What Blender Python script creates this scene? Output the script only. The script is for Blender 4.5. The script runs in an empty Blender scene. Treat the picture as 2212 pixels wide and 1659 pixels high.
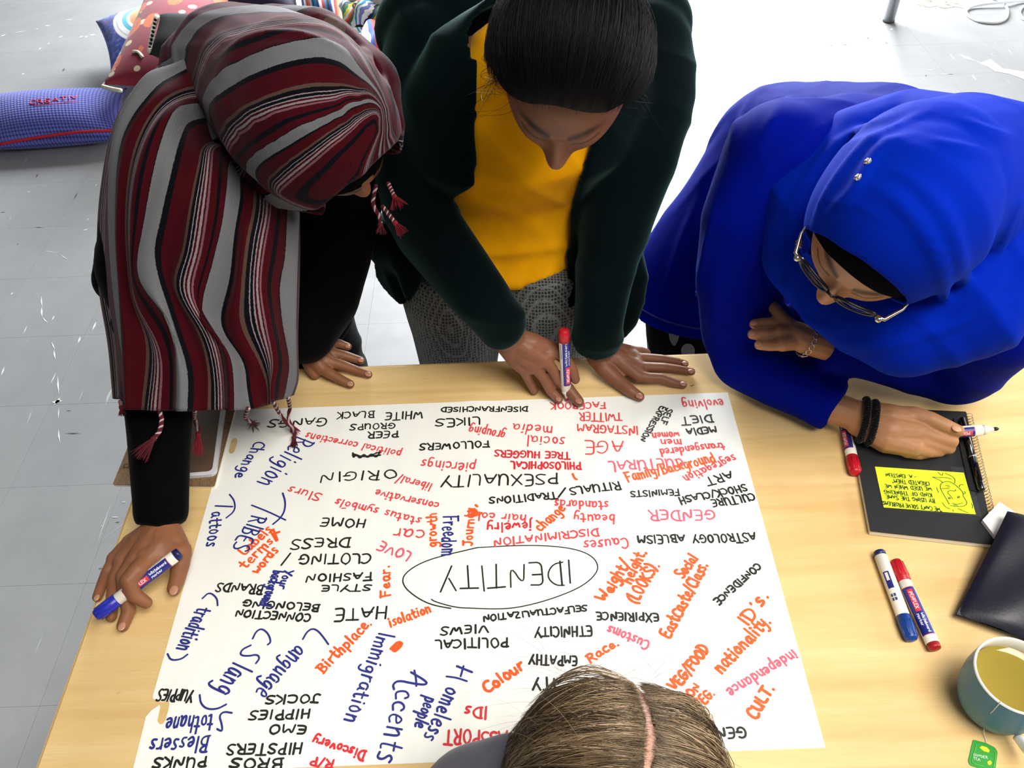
import bpy, bmesh, math, random
import numpy as np
from mathutils import Vector, Matrix, noise
from mathutils.bvhtree import BVHTree
from mathutils.geometry import tessellate_polygon

random.seed(7); rng = np.random.default_rng(7)
SC = bpy.context.scene
COL = SC.collection
TZ = 0.74                      # table top height
F = 1805.0                     # focal length in pixels of a 2212 x 1659 frame

# ------------------------------------------------------------------ camera
RX = np.array([0.999288, -0.02464, -0.028582])      # image right
RD = np.array([-0.037573, -0.720021, -0.692935])    # image down
RF = np.array([-0.003506, 0.693515, -0.720433])     # forward
CAM = np.array([0.0607, -0.67155, 1.0455 + TZ])
cd = bpy.data.cameras.new('camera'); cam = bpy.data.objects.new('camera', cd); COL.objects.link(cam)
cd.sensor_width = 36.0; cd.lens = F / 2212 * 36.0; cd.clip_start = 0.02; cd.clip_end = 60
m = Matrix(((RX[0], -RD[0], -RF[0], CAM[0]), (RX[1], -RD[1], -RF[1], CAM[1]), (RX[2], -RD[2], -RF[2], CAM[2]), (0, 0, 0, 1)))
cam.matrix_world = m
SC.camera = cam
# ------------------------------------------------------------------ light
SC.view_settings.view_transform = 'Standard'; SC.view_settings.look = 'None'
SC.view_settings.gamma = 1; SC.view_settings.use_curve_mapping = False
SC.view_settings.exposure = 0.0
w = bpy.data.worlds.new('sky'); SC.world = w; w.use_nodes = True
w.node_tree.nodes['Background'].inputs[0].default_value = (0.92, 0.96, 1.0, 1)
w.node_tree.nodes['Background'].inputs[1].default_value = 0.17
def area(name, loc, target, sx, sy, power, col=(1, 1, 1)):
    l = bpy.data.lights.new(name, 'AREA'); l.shape = 'RECTANGLE'; l.size = sx; l.size_y = sy
    l.energy = power; l.color = col
    o = bpy.data.objects.new(name, l); COL.objects.link(o); o.location = loc
    d = Vector(target) - Vector(loc); o.rotation_euler = d.to_track_quat('-Z', 'Y').to_euler()
    return o
area('window_light_back', (0.55, 6.0, 2.0), (0.55, 0.6, 0.9), 3.9, 2.1, 1120, (0.95, 0.98, 1.0))
area('window_light_right', (4.6, 0.6, 2.3), (0.2, 0.2, 0.8), 3.0, 1.6, 120, (1.0, 0.95, 0.86))
area('ceiling_light', (0.9, -0.9, 3.1), (0.35, -0.3, 0.7), 1.6, 1.2, 30, (1.0, 0.95, 0.87)).data.spread = math.radians(95)

# ------------------------------------------------------------------ helpers
def ray(u, v):
    return RX * ((u - 1106) / F) + RD * ((v - 829.5) / F) + RF
def P(u, v, d):                        # pixel + depth along the view axis
    return CAM + ray(u, v) * d
def T(u, v, h=0.0):                    # pixel on a plane h above the table
    r = ray(u, v); return CAM + r * ((h + TZ - CAM[2]) / r[2])
def G(u, v, h=0.0):                    # pixel on a plane h above the floor
    r = ray(u, v); return CAM + r * ((h - CAM[2]) / r[2])
def pix(p):
    q = np.asarray(p, float) - CAM; d = q @ RF
    return np.stack([1106 + F * (q @ RX) / d, 829.5 + F * (q @ RD) / d], -1), d
def unit(v):
    v = np.asarray(v, float); return v / max(np.linalg.norm(v), 1e-9)

def tag(o, label=None, cat=None, group=None, kind=None):
    if label: o['label'] = label
    if cat: o['category'] = cat
    if group: o['group'] = group
    if kind: o['kind'] = kind
    return o
def thing(name, label, cat, loc=(0, 0, 0), group=None):
    o = bpy.data.objects.new(name, None); o.empty_display_size = 0.05; COL.objects.link(o)
    o.location = [float(c) for c in loc]
    bpy.context.view_layer.update()
    return tag(o, label, cat, group)
def link(name, me, mat=None, parent=None, smooth=True):
    if mat is not None:
        for mm in (mat if isinstance(mat, (list, tuple)) else [mat]): me.materials.append(mm)
    if smooth: me.polygons.foreach_set('use_smooth', [True] * len(me.polygons))
    o = bpy.data.objects.new(name, me); COL.objects.link(o)
    if parent is not None:
        o.parent = parent; o.matrix_parent_inverse = world_of(parent).inverted()
    return o
def world_of(o):
    m_ = Matrix.LocRotScale(o.location, o.rotation_euler, o.scale)
    return world_of(o.parent) @ o.matrix_parent_inverse @ m_ if o.parent else m_
def mesh_np(V, Fc, name='m'):
    me = bpy.data.meshes.new(name); me.from_pydata([tuple(map(float, v)) for v in V], [], [tuple(map(int, f)) for f in Fc]); me.update(); return me
def obj(name, V, Fc, mat=None, parent=None, smooth=True):
    return link(name, mesh_np(V, Fc, name), mat, parent, smooth)

# ---- primitive solids, each returning (V, F)
def ball(c, ax, ay, az, nu=20, nv=12):
    V = []; Fc = []
    for j in range(nv + 1):
        t = math.pi * j / nv
        for i in range(nu):
            a = 2 * math.pi * i / nu
            V.append(c + ax * math.sin(t) * math.cos(a) + ay * math.sin(t) * math.sin(a) + az * math.cos(t))
    for j in range(nv):
        for i in range(nu):
            k = (i + 1) % nu
            Fc.append((j * nu + i, (j + 1) * nu + i, (j + 1) * nu + k, j * nu + k))
    return np.array(V), Fc
def sph(c, r, n=16):
    e = np.eye(3) * r
    return ball(np.asarray(c, float), e[0], e[1], e[2], n, max(6, n * 2 // 3))
def loft(rings, cap=True):
    """rings: list of (k,3) arrays"""
    n = len(rings[0]); V = np.concatenate(rings); Fc = []
    for j in range(len(rings) - 1):
        for i in range(n):
            k = (i + 1) % n
            Fc.append((j * n + i, j * n + k, (j + 1) * n + k, (j + 1) * n + i))
    if cap:
        Fc.append(tuple(range(n - 1, -1, -1))); Fc.append(tuple((len(rings) - 1) * n + i for i in range(n)))
    return V, Fc
def frames(pts):
    pts = np.asarray(pts, float); t = np.gradient(pts, axis=0); t /= np.maximum(np.linalg.norm(t, axis=1)[:, None], 1e-9)
    a = np.array([0, 0, 1.0]) if abs(t[0][2]) < .9 else np.array([1.0, 0, 0])
    A = []; 
    for k in range(len(pts)):
        a = a - t[k] * (a @ t[k]); a = unit(a); A.append(a)
    A = np.array(A); B = np.cross(t, A); return t, A, B
def tube(pts, r, n=8, cap=True):
    pts = np.asarray(pts, float); t, A, B = frames(pts)
    r = np.broadcast_to(np.asarray(r, float), (len(pts),))
    ang = np.arange(n) * 2 * math.pi / n
    rings = [pts[k] + r[k] * (np.cos(ang)[:, None] * A[k] + np.sin(ang)[:, None] * B[k]) for k in range(len(pts))]
    return loft(rings, cap)
def cone(p0, r0, p1, r1, n=14):
    p0 = np.asarray(p0, float); p1 = np.asarray(p1, float)
    d = p1 - p0; L = np.linalg.norm(d)
    if L < 1e-6: return sph(p0, max(r0, r1), n)
    V0, F0 = sph(p0, r0, n); V1, F1 = sph(p1, r1, n); V2, F2 = tube([p0, p1], [r0, r1], n)
    return join([(V0, F0), (V1, F1), (V2, F2)])
def join(parts):
    V = []; Fc = []; b = 0
    for v, f in parts:
        V.append(np.asarray(v, float)); Fc += [tuple(i + b for i in q) for q in f]; b += len(v)
    return np.concatenate(V), Fc
def chain(pr, n=14, flat=False):
    out = [cone(pr[i][0], pr[i][1], pr[i + 1][0], pr[i + 1][1], n) for i in range(len(pr) - (2 if flat else 1))]
    if flat:      # last piece is a plain frustum with a flat end, like a cuff or a hem
        a, b = pr[-2], pr[-1]; out.append(tube([a[0], b[0]], [a[1], b[1]], n)); out.append(sph(a[0], a[1], n))
    return join(out)
def catmull(pts, n):
    """resample through the points, n samples"""
    pts = np.asarray(pts, float); k = len(pts)
    if k == 2: return np.array([pts[0] + (pts[1] - pts[0]) * s for s in np.linspace(0, 1, n)])
    ext = np.vstack([2 * pts[0] - pts[1], pts, 2 * pts[-1] - pts[-2]])
    seg = np.linalg.norm(np.diff(pts, axis=0), axis=1); cum = np.concatenate([[0], np.cumsum(seg)])
    out = []
    for s in np.linspace(0, cum[-1], n):
        i = min(int(np.searchsorted(cum, s, side='right') - 1), k - 2); tt = (s - cum[i]) / max(seg[i], 1e-9)
        p0, p1, p2, p3 = ext[i], ext[i + 1], ext[i + 2], ext[i + 3]
        out.append(0.5 * ((2 * p1) + (-p0 + p2) * tt + (2 * p0 - 5 * p1 + 4 * p2 - p3) * tt ** 2 + (-p0 + 3 * p1 - 3 * p2 + p3) * tt ** 3))
    return np.array(out)

def arrays(me):
    V = np.empty(len(me.vertices) * 3); me.vertices.foreach_get('co', V); return V.reshape(-1, 3)
def smooth_np(V, me_edges, it, lam=0.5):
    e = me_edges; n = len(V); deg = np.bincount(e.ravel(), minlength=n)[:, None].astype(float); deg[deg == 0] = 1
    for _ in range(it):
        S = np.zeros_like(V)
        for c in range(3):
            S[:, c] = np.bincount(e[:, 0], V[e[:, 1], c], n) + np.bincount(e[:, 1], V[e[:, 0], c], n)
        V = V + lam * (S / deg - V)
    return V
def blob(parts, voxel, sm=4, name='m', disp=None):
    """union of solids -> voxel remesh -> smoothing -> mesh"""
    V, Fc = join(parts); me = mesh_np(V, Fc, name)
    o = bpy.data.objects.new('tmp', me); COL.objects.link(o)
    md = o.modifiers.new('r', 'REMESH'); md.mode = 'VOXEL'; md.voxel_size = voxel; md.adaptivity = 0
    dg = bpy.context.evaluated_depsgraph_get(); ev = o.evaluated_get(dg)
    out = bpy.data.meshes.new_from_object(ev)
    bpy.data.objects.remove(o); bpy.data.meshes.remove(me)
    V = arrays(out); E = np.empty(len(out.edges) * 2, dtype=np.int32); out.edges.foreach_get('vertices', E); E = E.reshape(-1, 2)
    V = smooth_np(V, E, sm)
    out.vertices.foreach_set('co', V.ravel()); out.update()
    if disp is not None:
        N = np.empty(len(V) * 3); out.vertices.foreach_get('normal', N); N = N.reshape(-1, 3)
        V = V + N * disp(V, N)[:, None]
        V = smooth_np(V, E, 1); out.vertices.foreach_set('co', V.ravel()); out.update()
    out.name = name
    return out
def bvh_of(me):
    return BVHTree.FromPolygons([v.co for v in me.vertices], [p.vertices[:] for p in me.polygons])
def hit(bv, u, v):
    """first point of a surface along the line of sight through a pixel"""
    r = unit(ray(u, v)); h = bv.ray_cast(Vector(CAM), Vector(r))
    return (np.array(h[0]), np.array(h[1])) if h[0] is not None else (None, None)
def on(bv, pts, n, lift=0.0):
    out = []
    for q in catmull(np.array([[a, b, 0] for a, b in pts]), n):
        p, nn = hit(bv, q[0], q[1])
        if p is not None:
            if nn @ (CAM - p) < 0: nn = -nn
            out.append(p + nn * lift)
    return np.array(out)
def rbf(ctrl, vals, X, lin=True):
    ctrl = np.asarray(ctrl, float); vals = np.asarray(vals, float); n = len(ctrl)
    K = np.linalg.norm(ctrl[:, None] - ctrl[None], axis=2) - np.eye(n) * 6e-3
    Pm = np.hstack([np.ones((n, 1)), ctrl]); A = np.zeros((n + 4, n + 4)); A[:n, :n] = K; A[:n, n:] = Pm; A[n:, :n] = Pm.T
    A[n:, n:] = -np.eye(4) * 1e-6
    wgt = np.linalg.lstsq(A, np.concatenate([vals, np.zeros(4)]), rcond=None)[0]
    out = np.empty(len(X))
    for s in range(0, len(X), 20000):
        x = X[s:s + 20000]
        out[s:s + 20000] = np.linalg.norm(x[:, None] - ctrl[None], axis=2) @ wgt[:n] + wgt[n] + x @ wgt[n + 1:]
    return out
def attr(me, name, vals):
    a = me.attributes.new(name, 'FLOAT', 'POINT'); a.data.foreach_set('value', np.asarray(vals, dtype=np.float32))
def box(x0, x1, y0, y1, z0, z1, bev=0.0):
    bm = bmesh.new(); bmesh.ops.create_cube(bm, size=1)
    for v in bm.verts: v.co = Vector(((x0 + x1) / 2 + v.co.x * (x1 - x0), (y0 + y1) / 2 + v.co.y * (y1 - y0), (z0 + z1) / 2 + v.co.z * (z1 - z0)))
    if bev: bmesh.ops.bevel(bm, geom=bm.edges[:], offset=bev, segments=2, affect='EDGES', profile=0.5)
    V = np.array([v.co[:] for v in bm.verts]); bm.verts.index_update(); Fc = [tuple(v.index for v in f.verts) for f in bm.faces]; bm.free()
    return V, Fc
def prism(poly, z0, z1):
    """flat plate from an xy outline (ccw), world z0..z1"""
    n = len(poly); V = [(p[0], p[1], z0) for p in poly] + [(p[0], p[1], z1) for p in poly]
    tri = tessellate_polygon([[Vector((p[0], p[1], 0)) for p in poly]])
    Fc = [tuple(n + i for i in t) for t in tri] + [tuple(reversed(t)) for t in tri] + [(i, (i + 1) % n, n + (i + 1) % n, n + i) for i in range(n)]
    return np.array(V), Fc
def rounded(poly, r, n=5):
    out = []; k = len(poly)
    for i in range(k):
        p = np.array(poly[i], float); a = unit(np.array(poly[i - 1], float) - p); b = unit(np.array(poly[(i + 1) % k], float) - p)
        A = p + a * r; B = p + b * r
        for s in np.linspace(0, 1, n): out.append((1 - s) ** 2 * A + 2 * s * (1 - s) * p + s * s * B)
    return out
def fixn(o):
    bm = bmesh.new(); bm.from_mesh(o.data); bmesh.ops.recalc_face_normals(bm, faces=bm.faces[:]); bm.to_mesh(o.data); bm.free(); return o
def lathe(prof, c, axis=(0, 0, 1), n=40, cap=False):
    """profile [(r,z)] round an axis"""
    axis = unit(axis); a = np.cross(axis, [1, 0, 0]); a = unit(a) if np.linalg.norm(a) > .1 else unit(np.cross(axis, [0, 1, 0])); b = np.cross(axis, a)
    ang = np.arange(n) * 2 * math.pi / n; c = np.asarray(c, float)
    return loft([c + axis * z + r * (np.cos(ang)[:, None] * a + np.sin(ang)[:, None] * b) for r, z in prof], cap)

# ------------------------------------------------------------------ materials
class MB:
    def __init__(s, name, base=(0.5, 0.5, 0.5), rough=0.6, metal=0.0, spec=0.5, sheen=0.0, sss=0.0, coat=0.0):
        s.m = bpy.data.materials.new(name); s.m.use_nodes = True; s.t = s.m.node_tree; s.b = s.t.nodes['Principled BSDF']
        s.b.inputs['Base Color'].default_value = (*base, 1); s.b.inputs['Roughness'].default_value = rough
        s.b.inputs['Metallic'].default_value = metal; s.b.inputs['Specular IOR Level'].default_value = spec
        if sheen: s.b.inputs['Sheen Weight'].default_value = sheen; s.b.inputs['Sheen Roughness'].default_value = 0.4
        if sss:
            s.b.inputs['Subsurface Weight'].default_value = sss; s.b.inputs['Subsurface Radius'].default_value = (0.010, 0.004, 0.002); s.b.inputs['Subsurface Scale'].default_value = 1.0
        if coat: s.b.inputs['Coat Weight'].default_value = coat; s.b.inputs['Coat Roughness'].default_value = 0.15
    def n(s, t, **kw):
        x = s.t.nodes.new(t)
        for k, v in kw.items():
            if k in x.inputs: x.inputs[k].default_value = v
            else: setattr(x, k, v)
        return x
    def l(s, a, b): s.t.links.new(a, b)
    def coord(s, kind='Object'):
        return s.n('ShaderNodeTexCoord').outputs[kind]
    def mapping(s, src, scale=(1, 1, 1), loc=(0, 0, 0), rot=(0, 0, 0)):
        x = s.n('ShaderNodeMapping'); x.inputs['Scale'].default_value = scale; x.inputs['Location'].default_value = loc; x.inputs['Rotation'].default_value = rot
        s.l(src, x.inputs[0]); return x.outputs[0]
    def ramp(s, src, stops, interp='LINEAR'):
        r = s.n('ShaderNodeValToRGB'); r.color_ramp.interpolation = interp; e = r.color_ramp.elements
        while len(e) > 1: e.remove(e[-1])
        e[0].position = stops[0][0]; e[0].color = (*stops[0][1], 1)
        for p, c in stops[1:]:
            k = e.new(p); k.color = (*c, 1)
        s.l(src, r.inputs[0]); return r.outputs[0]
    def noise(s, src, scale, detail=4, rough=0.5, out=0):
        x = s.n('ShaderNodeTexNoise'); x.inputs['Scale'].default_value = scale; x.inputs['Detail'].default_value = detail; x.inputs['Roughness'].default_value = rough
        if src is not None: s.l(src, x.inputs['Vector'])
        return x.outputs[out]
    def math(s, op, a, b=None, c=None):
        x = s.n('ShaderNodeMath'); x.operation = op
        for i, q in enumerate((a, b, c)):
            if q is None: continue
            if isinstance(q, (int, float)): x.inputs[i].default_value = q
            else: s.l(q, x.inputs[i])
        return x.outputs[0]
    def mix(s, f, a, b, mode='MIX'):
        x = s.n('ShaderNodeMix'); x.data_type = 'RGBA'; x.blend_type = mode
        for i, q in ((0, f), (6, a), (7, b)):
            if isinstance(q, (int, float)): x.inputs[i].default_value = q
            elif isinstance(q, tuple): x.inputs[i].default_value = (*q, 1)
            else: s.l(q, x.inputs[i])
        return x.outputs[2]
    def color(s, src): s.l(src, s.b.inputs['Base Color']); return s
    def bump(s, h, strength=0.3, dist=0.001):
        x = s.n('ShaderNodeBump'); x.inputs['Strength'].default_value = strength; x.inputs['Distance'].default_value = dist
        s.l(h, x.inputs['Height']); s.l(x.outputs[0], s.b.inputs['Normal']); return s
def srgb(r, g, b):
    return tuple(((c / 255) / 12.92 if c / 255 <= 0.04045 else (((c / 255) + 0.055) / 1.055) ** 2.4) for c in (r, g, b))
def plain(name, c, rough=0.5, **k): return MB(name, srgb(*c), rough, **k).m
# ================================================================== floor
fm = MB('painted_floor', srgb(150, 152, 156), 0.5, spec=0.85)
gc = fm.n('ShaderNodeNewGeometry').outputs['Position']
n1 = fm.noise(gc, 1.1, 5, 0.6); n2 = fm.noise(gc, 7, 6, 0.65)
base = fm.ramp(n1, [(0.3, srgb(132, 133, 134)), (0.55, srgb(147, 148, 149)), (0.75, srgb(158, 158, 158))])
base = fm.mix(fm.ramp(n2, [(0.45, (0, 0, 0)), (0.75, (0.35, 0.35, 0.35))]), base, srgb(118, 119, 122))
oi = fm.n('ShaderNodeObjectInfo')
base = fm.mix(fm.math('MULTIPLY', oi.outputs['Random'], 0.12), base, srgb(120, 122, 126))
# thin scratches
sc1 = fm.noise(fm.mapping(gc, (60, 5, 1), rot=(0, 0, 0.3)), 1.0, 2, 0.5)
base = fm.mix(fm.ramp(sc1, [(0.72, (0, 0, 0)), (0.76, (0.5, 0.5, 0.5))]), base, srgb(205, 206, 208))
fm.color(base)
fm.l(fm.ramp(n2, [(0.3, (0.44,) * 3), (0.7, (0.56,) * 3)]), fm.b.inputs['Roughness'])
fm.bump(n2, 0.08, 0.002)
floor = obj('floor', *box(-5, 6, -2.6, 7.2, -0.05, -0.0012), fm.m, None, False); tag(floor, kind='structure')
TS = 0.3048; tx0 = -0.401; ty0 = 1.338
tv, tf = box(-TS / 2 + 0.00028, TS / 2 - 0.00028, -TS / 2 + 0.00028, TS / 2 - 0.00028, -0.0012, 0.0)
tme = mesh_np(tv, tf, 'tile'); tme.materials.append(fm.m)
cand = []
for i in range(-10, 16):
    for j in range(-6, 12):
        c = np.array([tx0 + (i + .5) * TS, ty0 + (j + .5) * TS, 0])
        (u, v), d = pix(c)
        if d > 0.3 and -130 < u < 2350 and -120 < v < 1900: cand.append((d, c, i, j))
cand.sort(key=lambda q: q[0])
laid = set()
for k, (d, c, i, j) in enumerate(cand[:300]):
    t = bpy.data.objects.new('tile', tme); COL.objects.link(t); t.parent = floor; t.matrix_parent_inverse = Matrix.Identity(4); t.location = c + np.array([0, 0, random.uniform(-.00015, 0)])
    laid.add((i, j))
rest = []
for i in range(-15, 18):
    for j in range(-12, 19):
        if (i, j) in laid: continue
        x = tx0 + (i + .5) * TS; y = ty0 + (j + .5) * TS
        if -4.9 < x < 5.9 and -2.5 < y < 7.1:
            rest.append((tv + np.array([x, y, 0]), tf))
r_ = obj('tile_field', *join(rest), fm.m, floor, False); tag(r_, kind='stuff')
# white and dark scuffs on the paint
def scuff(poly_px, wpx, mat, name):
    parts = []
    for (a, b, c, d, wd) in poly_px:
        p = G(a, b); q = G(c, d); L = q - p; nn = unit(np.cross(L, [0, 0, 1])); W = wd * 0.38
        mid = p + L * 0.5 + nn * W * 0.3
        V = np.array([p, mid - nn * W, q, mid + nn * W]) + np.array([0, 0, 0.0006]); parts.append((V, [(0, 1, 2, 3)]))
    o = obj(name, *join(parts), mat, floor, False); tag(o, kind='stuff')
wm = plain('scuff_white', (222, 222, 222), 0.6); dm = plain('scuff_dark', (70, 70, 74), 0.6)
S = 0.392
ws = [(a * S, 330 + b * S, c * S, 330 + d * S, w_) for a, b, c, d, w_ in [(60, 785, 70, 768, .006), (455, 428, 488, 420, .008), (480, 375, 488, 358, .004), (228, 790, 232, 850, .006), (230, 850, 232, 905, .008), (232, 905, 265, 940, .005), (285, 925, 300, 897, .006), (127, 1000, 150, 952, .004), (508, 980, 530, 930, .009), (430, 1050, 442, 1012, .009), (285, 1042, 303, 1085, .005), (297, 1085, 306, 1140, .007), (278, 1275, 310, 1210, .004), (318, 1230, 325, 1330, .007), (285, 1375, 345, 1365, .022), (300, 1390, 330, 1350, .018), (5, 1230, 25, 1178, .007), (325, 1400, 322, 1470, .004), (322, 1520, 330, 1600, .006), (145, 215, 172, 218, .005), (525, 185, 532, 172, .004), (330, 560, 375, 590, .003), (240, 540, 320, 552, .0025)]]
k = 0.2315
ws += [(1700 + a * k, b * k, 1700 + c * k, d * k, w_) for a, b, c, d, w_ in [(1310, 652, 1380, 648, .012), (1728, 700, 1765, 745, .012), (1480, 85, 1515, 125, .008), (960, 272, 990, 272, .02), (660, 288, 690, 284, .016), (710, 266, 735, 268, .016), (1035, 770, 1052, 776, .012), (1430, 696, 1500, 690, .006), (540, 358, 560, 356, .01), (1250, 60, 1300, 70, .006), (1600, 505, 1760, 570, .03), (1760, 570, 1960, 640, .026), (1980, 640, 2180, 700, .03)]]
k = 0.205
ws += [(a * k, b * k, c * k, d * k, w_) for a, b, c, d, w_ in [(0, 385, 65, 360, .014), (470, 272, 535, 270, .014), (690, 207, 770, 207, .01), (615, 395, 665, 380, .012), (830, 395, 880, 378, .016), (890, 390, 930, 383, .02), (940, 370, 1010, 365, .02), (495, 465, 528, 452, .01), (408, 525, 430, 500, .01), (230, 778, 262, 778, .014), (380, 305, 400, 303, .012), (120, 350, 300, 320, .006)]]
ws += [(330, 1084, 208, 1176, .0012), (241, 1084, 208, 1180, .002), (262, 1085, 273, 1084, .004), (240, 1117, 258, 1117, .004), (218, 1137, 221, 1134, .003), (1340, 730, 1346, 736, .004), (800, 560, 880, 566, .003)]
scuff(ws, 0, wm, 'scuff_marks')
ds = [(a * S, 330 + b * S, c * S, 330 + d * S, w_) for a, b, c, d, w_ in [(195, 140, 210, 115, .008), (407, 258, 427, 218, .007), (186, 411, 243, 412, .004), (0, 329, 33, 327, .004), (92, 510, 103, 497, .004), (355, 1546, 450, 1546, .004), (365, 1421, 395, 1421, .003)]]
ds += [(1700 + a * .2315, b * .2315, 1700 + c * .2315, d * .2315, w_) for a, b, c, d, w_ in [(510, 418, 570, 416, .008), (745, 345, 765, 365, .01), (915, 390, 940, 410, .008), (1285, 705, 1305, 706, .016), (395, 426, 430, 424, .007), (858, 174, 872, 174, .014), (1500, 692, 1555, 694, .006)]]
ds += [(135, 155, 139, 147, .012), (212, 1228, 222, 1228, .003), (248, 1128, 260, 1128, .003)]
scuff(ds, 0, dm, 'dark_marks')
# worn patch of bare concrete at the far right
pm = MB('bare_concrete', srgb(140, 130, 112), 0.9); g2 = pm.n('ShaderNodeNewGeometry').outputs['Position']
pm.color(pm.ramp(pm.noise(g2, 16, 5, 0.7), [(0.35, srgb(92, 86, 78)), (0.5, srgb(150, 146, 138)), (0.7, srgb(160, 128, 92))])); pm.bump(pm.noise(g2, 40, 4), 0.6, 0.004)
pts = [(1980, -20), (1982, 10), (1990, 14), (2010, 16), (2024, 13), (2034, 18), (2050, 17), (2062, 15), (2082, 18), (2074, 5), (2064, -20)]
o = obj('worn_patch', *prism([G(a, b)[:2] for a, b in pts], 0.0002, 0.0009), pm.m, floor, False)
pts = [(2120, 135), (2140, 128), (2165, 148), (2212, 155), (2260, 178), (2255, 190), (2212, 172), (2180, 160), (2150, 155)]
o = obj('worn_patch', *prism([G(a, b)[:2] for a, b in pts], 0.0002, 0.0009), plain('worn_pale', (176, 172, 165), 0.8), floor, False)

# ================================================================== room shell beyond the picture
wl = MB('wall_paint', srgb(214, 214, 212), 0.8); wl.bump(wl.noise(wl.coord(), 60, 3), 0.05, 0.001)
def wall_with_opening(name, axis, pos, a0, a1, holes, z1=3.2):
    """a wall made of boxes round its openings"""
    parts = []; xs = sorted({a0, a1, *[h[0] for h in holes], *[h[1] for h in holes]})
    for s, e in zip(xs[:-1], xs[1:]):
        hh = [h for h in holes if h[0] <= s and h[1] >= e]
        spans = [(0, z1)] if not hh else [(0, hh[0][2]), (hh[0][3], z1)]
        for z0, z_1 in spans:
            parts.append(box(s, e, pos, pos + .15, z0, z_1) if axis == 'y' else box(pos, pos + .15, s, e, z0, z_1))
    o = obj(name, *join(parts), wl.m, None, False); tag(o, kind='structure'); return o
wall_with_opening('wall_back', 'y', 6.1, -4.95, 5.95, [(-1.4, 2.5, 0.9, 3.05)])
wall_with_opening('wall_right', 'x', 5.2, -2.55, 6.1, [(-1.0, 2.2, 1.4, 3.0)])
wfm = plain('window_paint', (225, 226, 228), 0.4)
def window(name, parts): o = obj(name, *join(parts), wfm, None, False); tag(o, kind='structure')
window('window_1', [box(-1.4, 2.5, 6.12, 6.2, .9, .96), box(-1.4, 2.5, 6.12, 6.2, 2.99, 3.05), box(-1.4, -1.34, 6.12, 6.2, .9, 3.05), box(2.44, 2.5, 6.12, 6.2, .9, 3.05), box(.56, .6, 6.12, 6.2, .9, 3.05)])
window('window_2', [box(5.24, 5.3, -1, 2.2, 1.4, 1.45), box(5.24, 5.3, -1, 2.2, 2.95, 3.0), box(5.24, 5.3, -1, -.95, 1.4, 3.0), box(5.24, 5.3, 2.15, 2.2, 1.4, 3.0), box(5.24, 5.3, .58, .62, 1.4, 3.0)])

# ================================================================== table
tm = MB('maple_laminate', srgb(222, 190, 132), 0.42, spec=0.4)
oc = tm.n('ShaderNodeNewGeometry').outputs['Position']
g1 = tm.noise(tm.mapping(oc, (1.2, 14, 1)), 2.2, 5, 0.6)
g2 = tm.noise(tm.mapping(oc, (2.5, 90, 1)), 4.0, 4, 0.7)
wv = tm.n('ShaderNodeTexWave', wave_type='RINGS'); wv.inputs['Scale'].default_value = 0.9; wv.inputs['Distortion'].default_value = 7; wv.inputs['Detail'].default_value = 3; wv.inputs['Detail Scale'].default_value = 0.8
tm.l(tm.mapping(oc, (0.6, 3.2, 1), (0.3, 0.4, 0)), wv.inputs['Vector'])
c1 = tm.ramp(g1, [(0.3, srgb(214, 178, 118)), (0.5, srgb(224, 191, 132)), (0.7, srgb(230, 200, 144))])
c2 = tm.mix(tm.ramp(g2, [(0.5, (0, 0, 0)), (0.8, (0.35,) * 3)]), c1, srgb(196, 158, 100))
c3 = tm.mix(tm.ramp(wv.outputs[0], [(0.0, (0.25,) * 3), (0.03, (0, 0, 0))]), c2, srgb(190, 152, 96))
spk = tm.noise(tm.mapping(oc, (1, 3, 1)), 28, 2, 0.5)
tm.color(tm.mix(tm.ramp(spk, [(0.76, (0, 0, 0)), (0.8, (0.4,) * 3)]), c3, srgb(150, 110, 66)))
XL, XR, YN, YF = -0.541, 1.22, -0.44, 0.391
table = thing('table', 'pale maple laminate table with the big sheet of paper on it', 'table', (0.3, 0, 0))
obj('table_top', *box(XL, XR, YN, YF, TZ - 0.025, TZ, 0.0015), tm.m, table, False)
em = plain('table_edging', (196, 160, 104), 0.5); lm = plain('table_leg_grey', (120, 122, 126), 0.35, metal=0.6)
obj('edge_strip', *join([box(XL - .002, XL - .0002, YN, YF, TZ - .0245, TZ - .0008), box(XR + .0002, XR + .002, YN, YF, TZ - .0245, TZ - .0008), box(XL, XR, YF + .0002, YF + .002, TZ - .0245, TZ - .0008), box(XL, XR, YN - .002, YN - .0002, TZ - .0245, TZ - .0008)]), em, table, False)
for x in (XL + .09, XR - .09):
    for y in (YN + .09, YF - .09):
        obj('leg', *tube([(x, y, 0), (x, y, TZ - .026)], .021, 20), lm, table)
obj('frame', *join([box(XL + .09, XR - .09, y - .012, y + .012, TZ - .066, TZ - .026) for y in (YN + .09, YF - .09)] + [box(x - .012, x + .012, YN + .09, YF - .09, TZ - .066, TZ - .026) for x in (XL + .09, XR - .09)]), lm, table, False)

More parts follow.
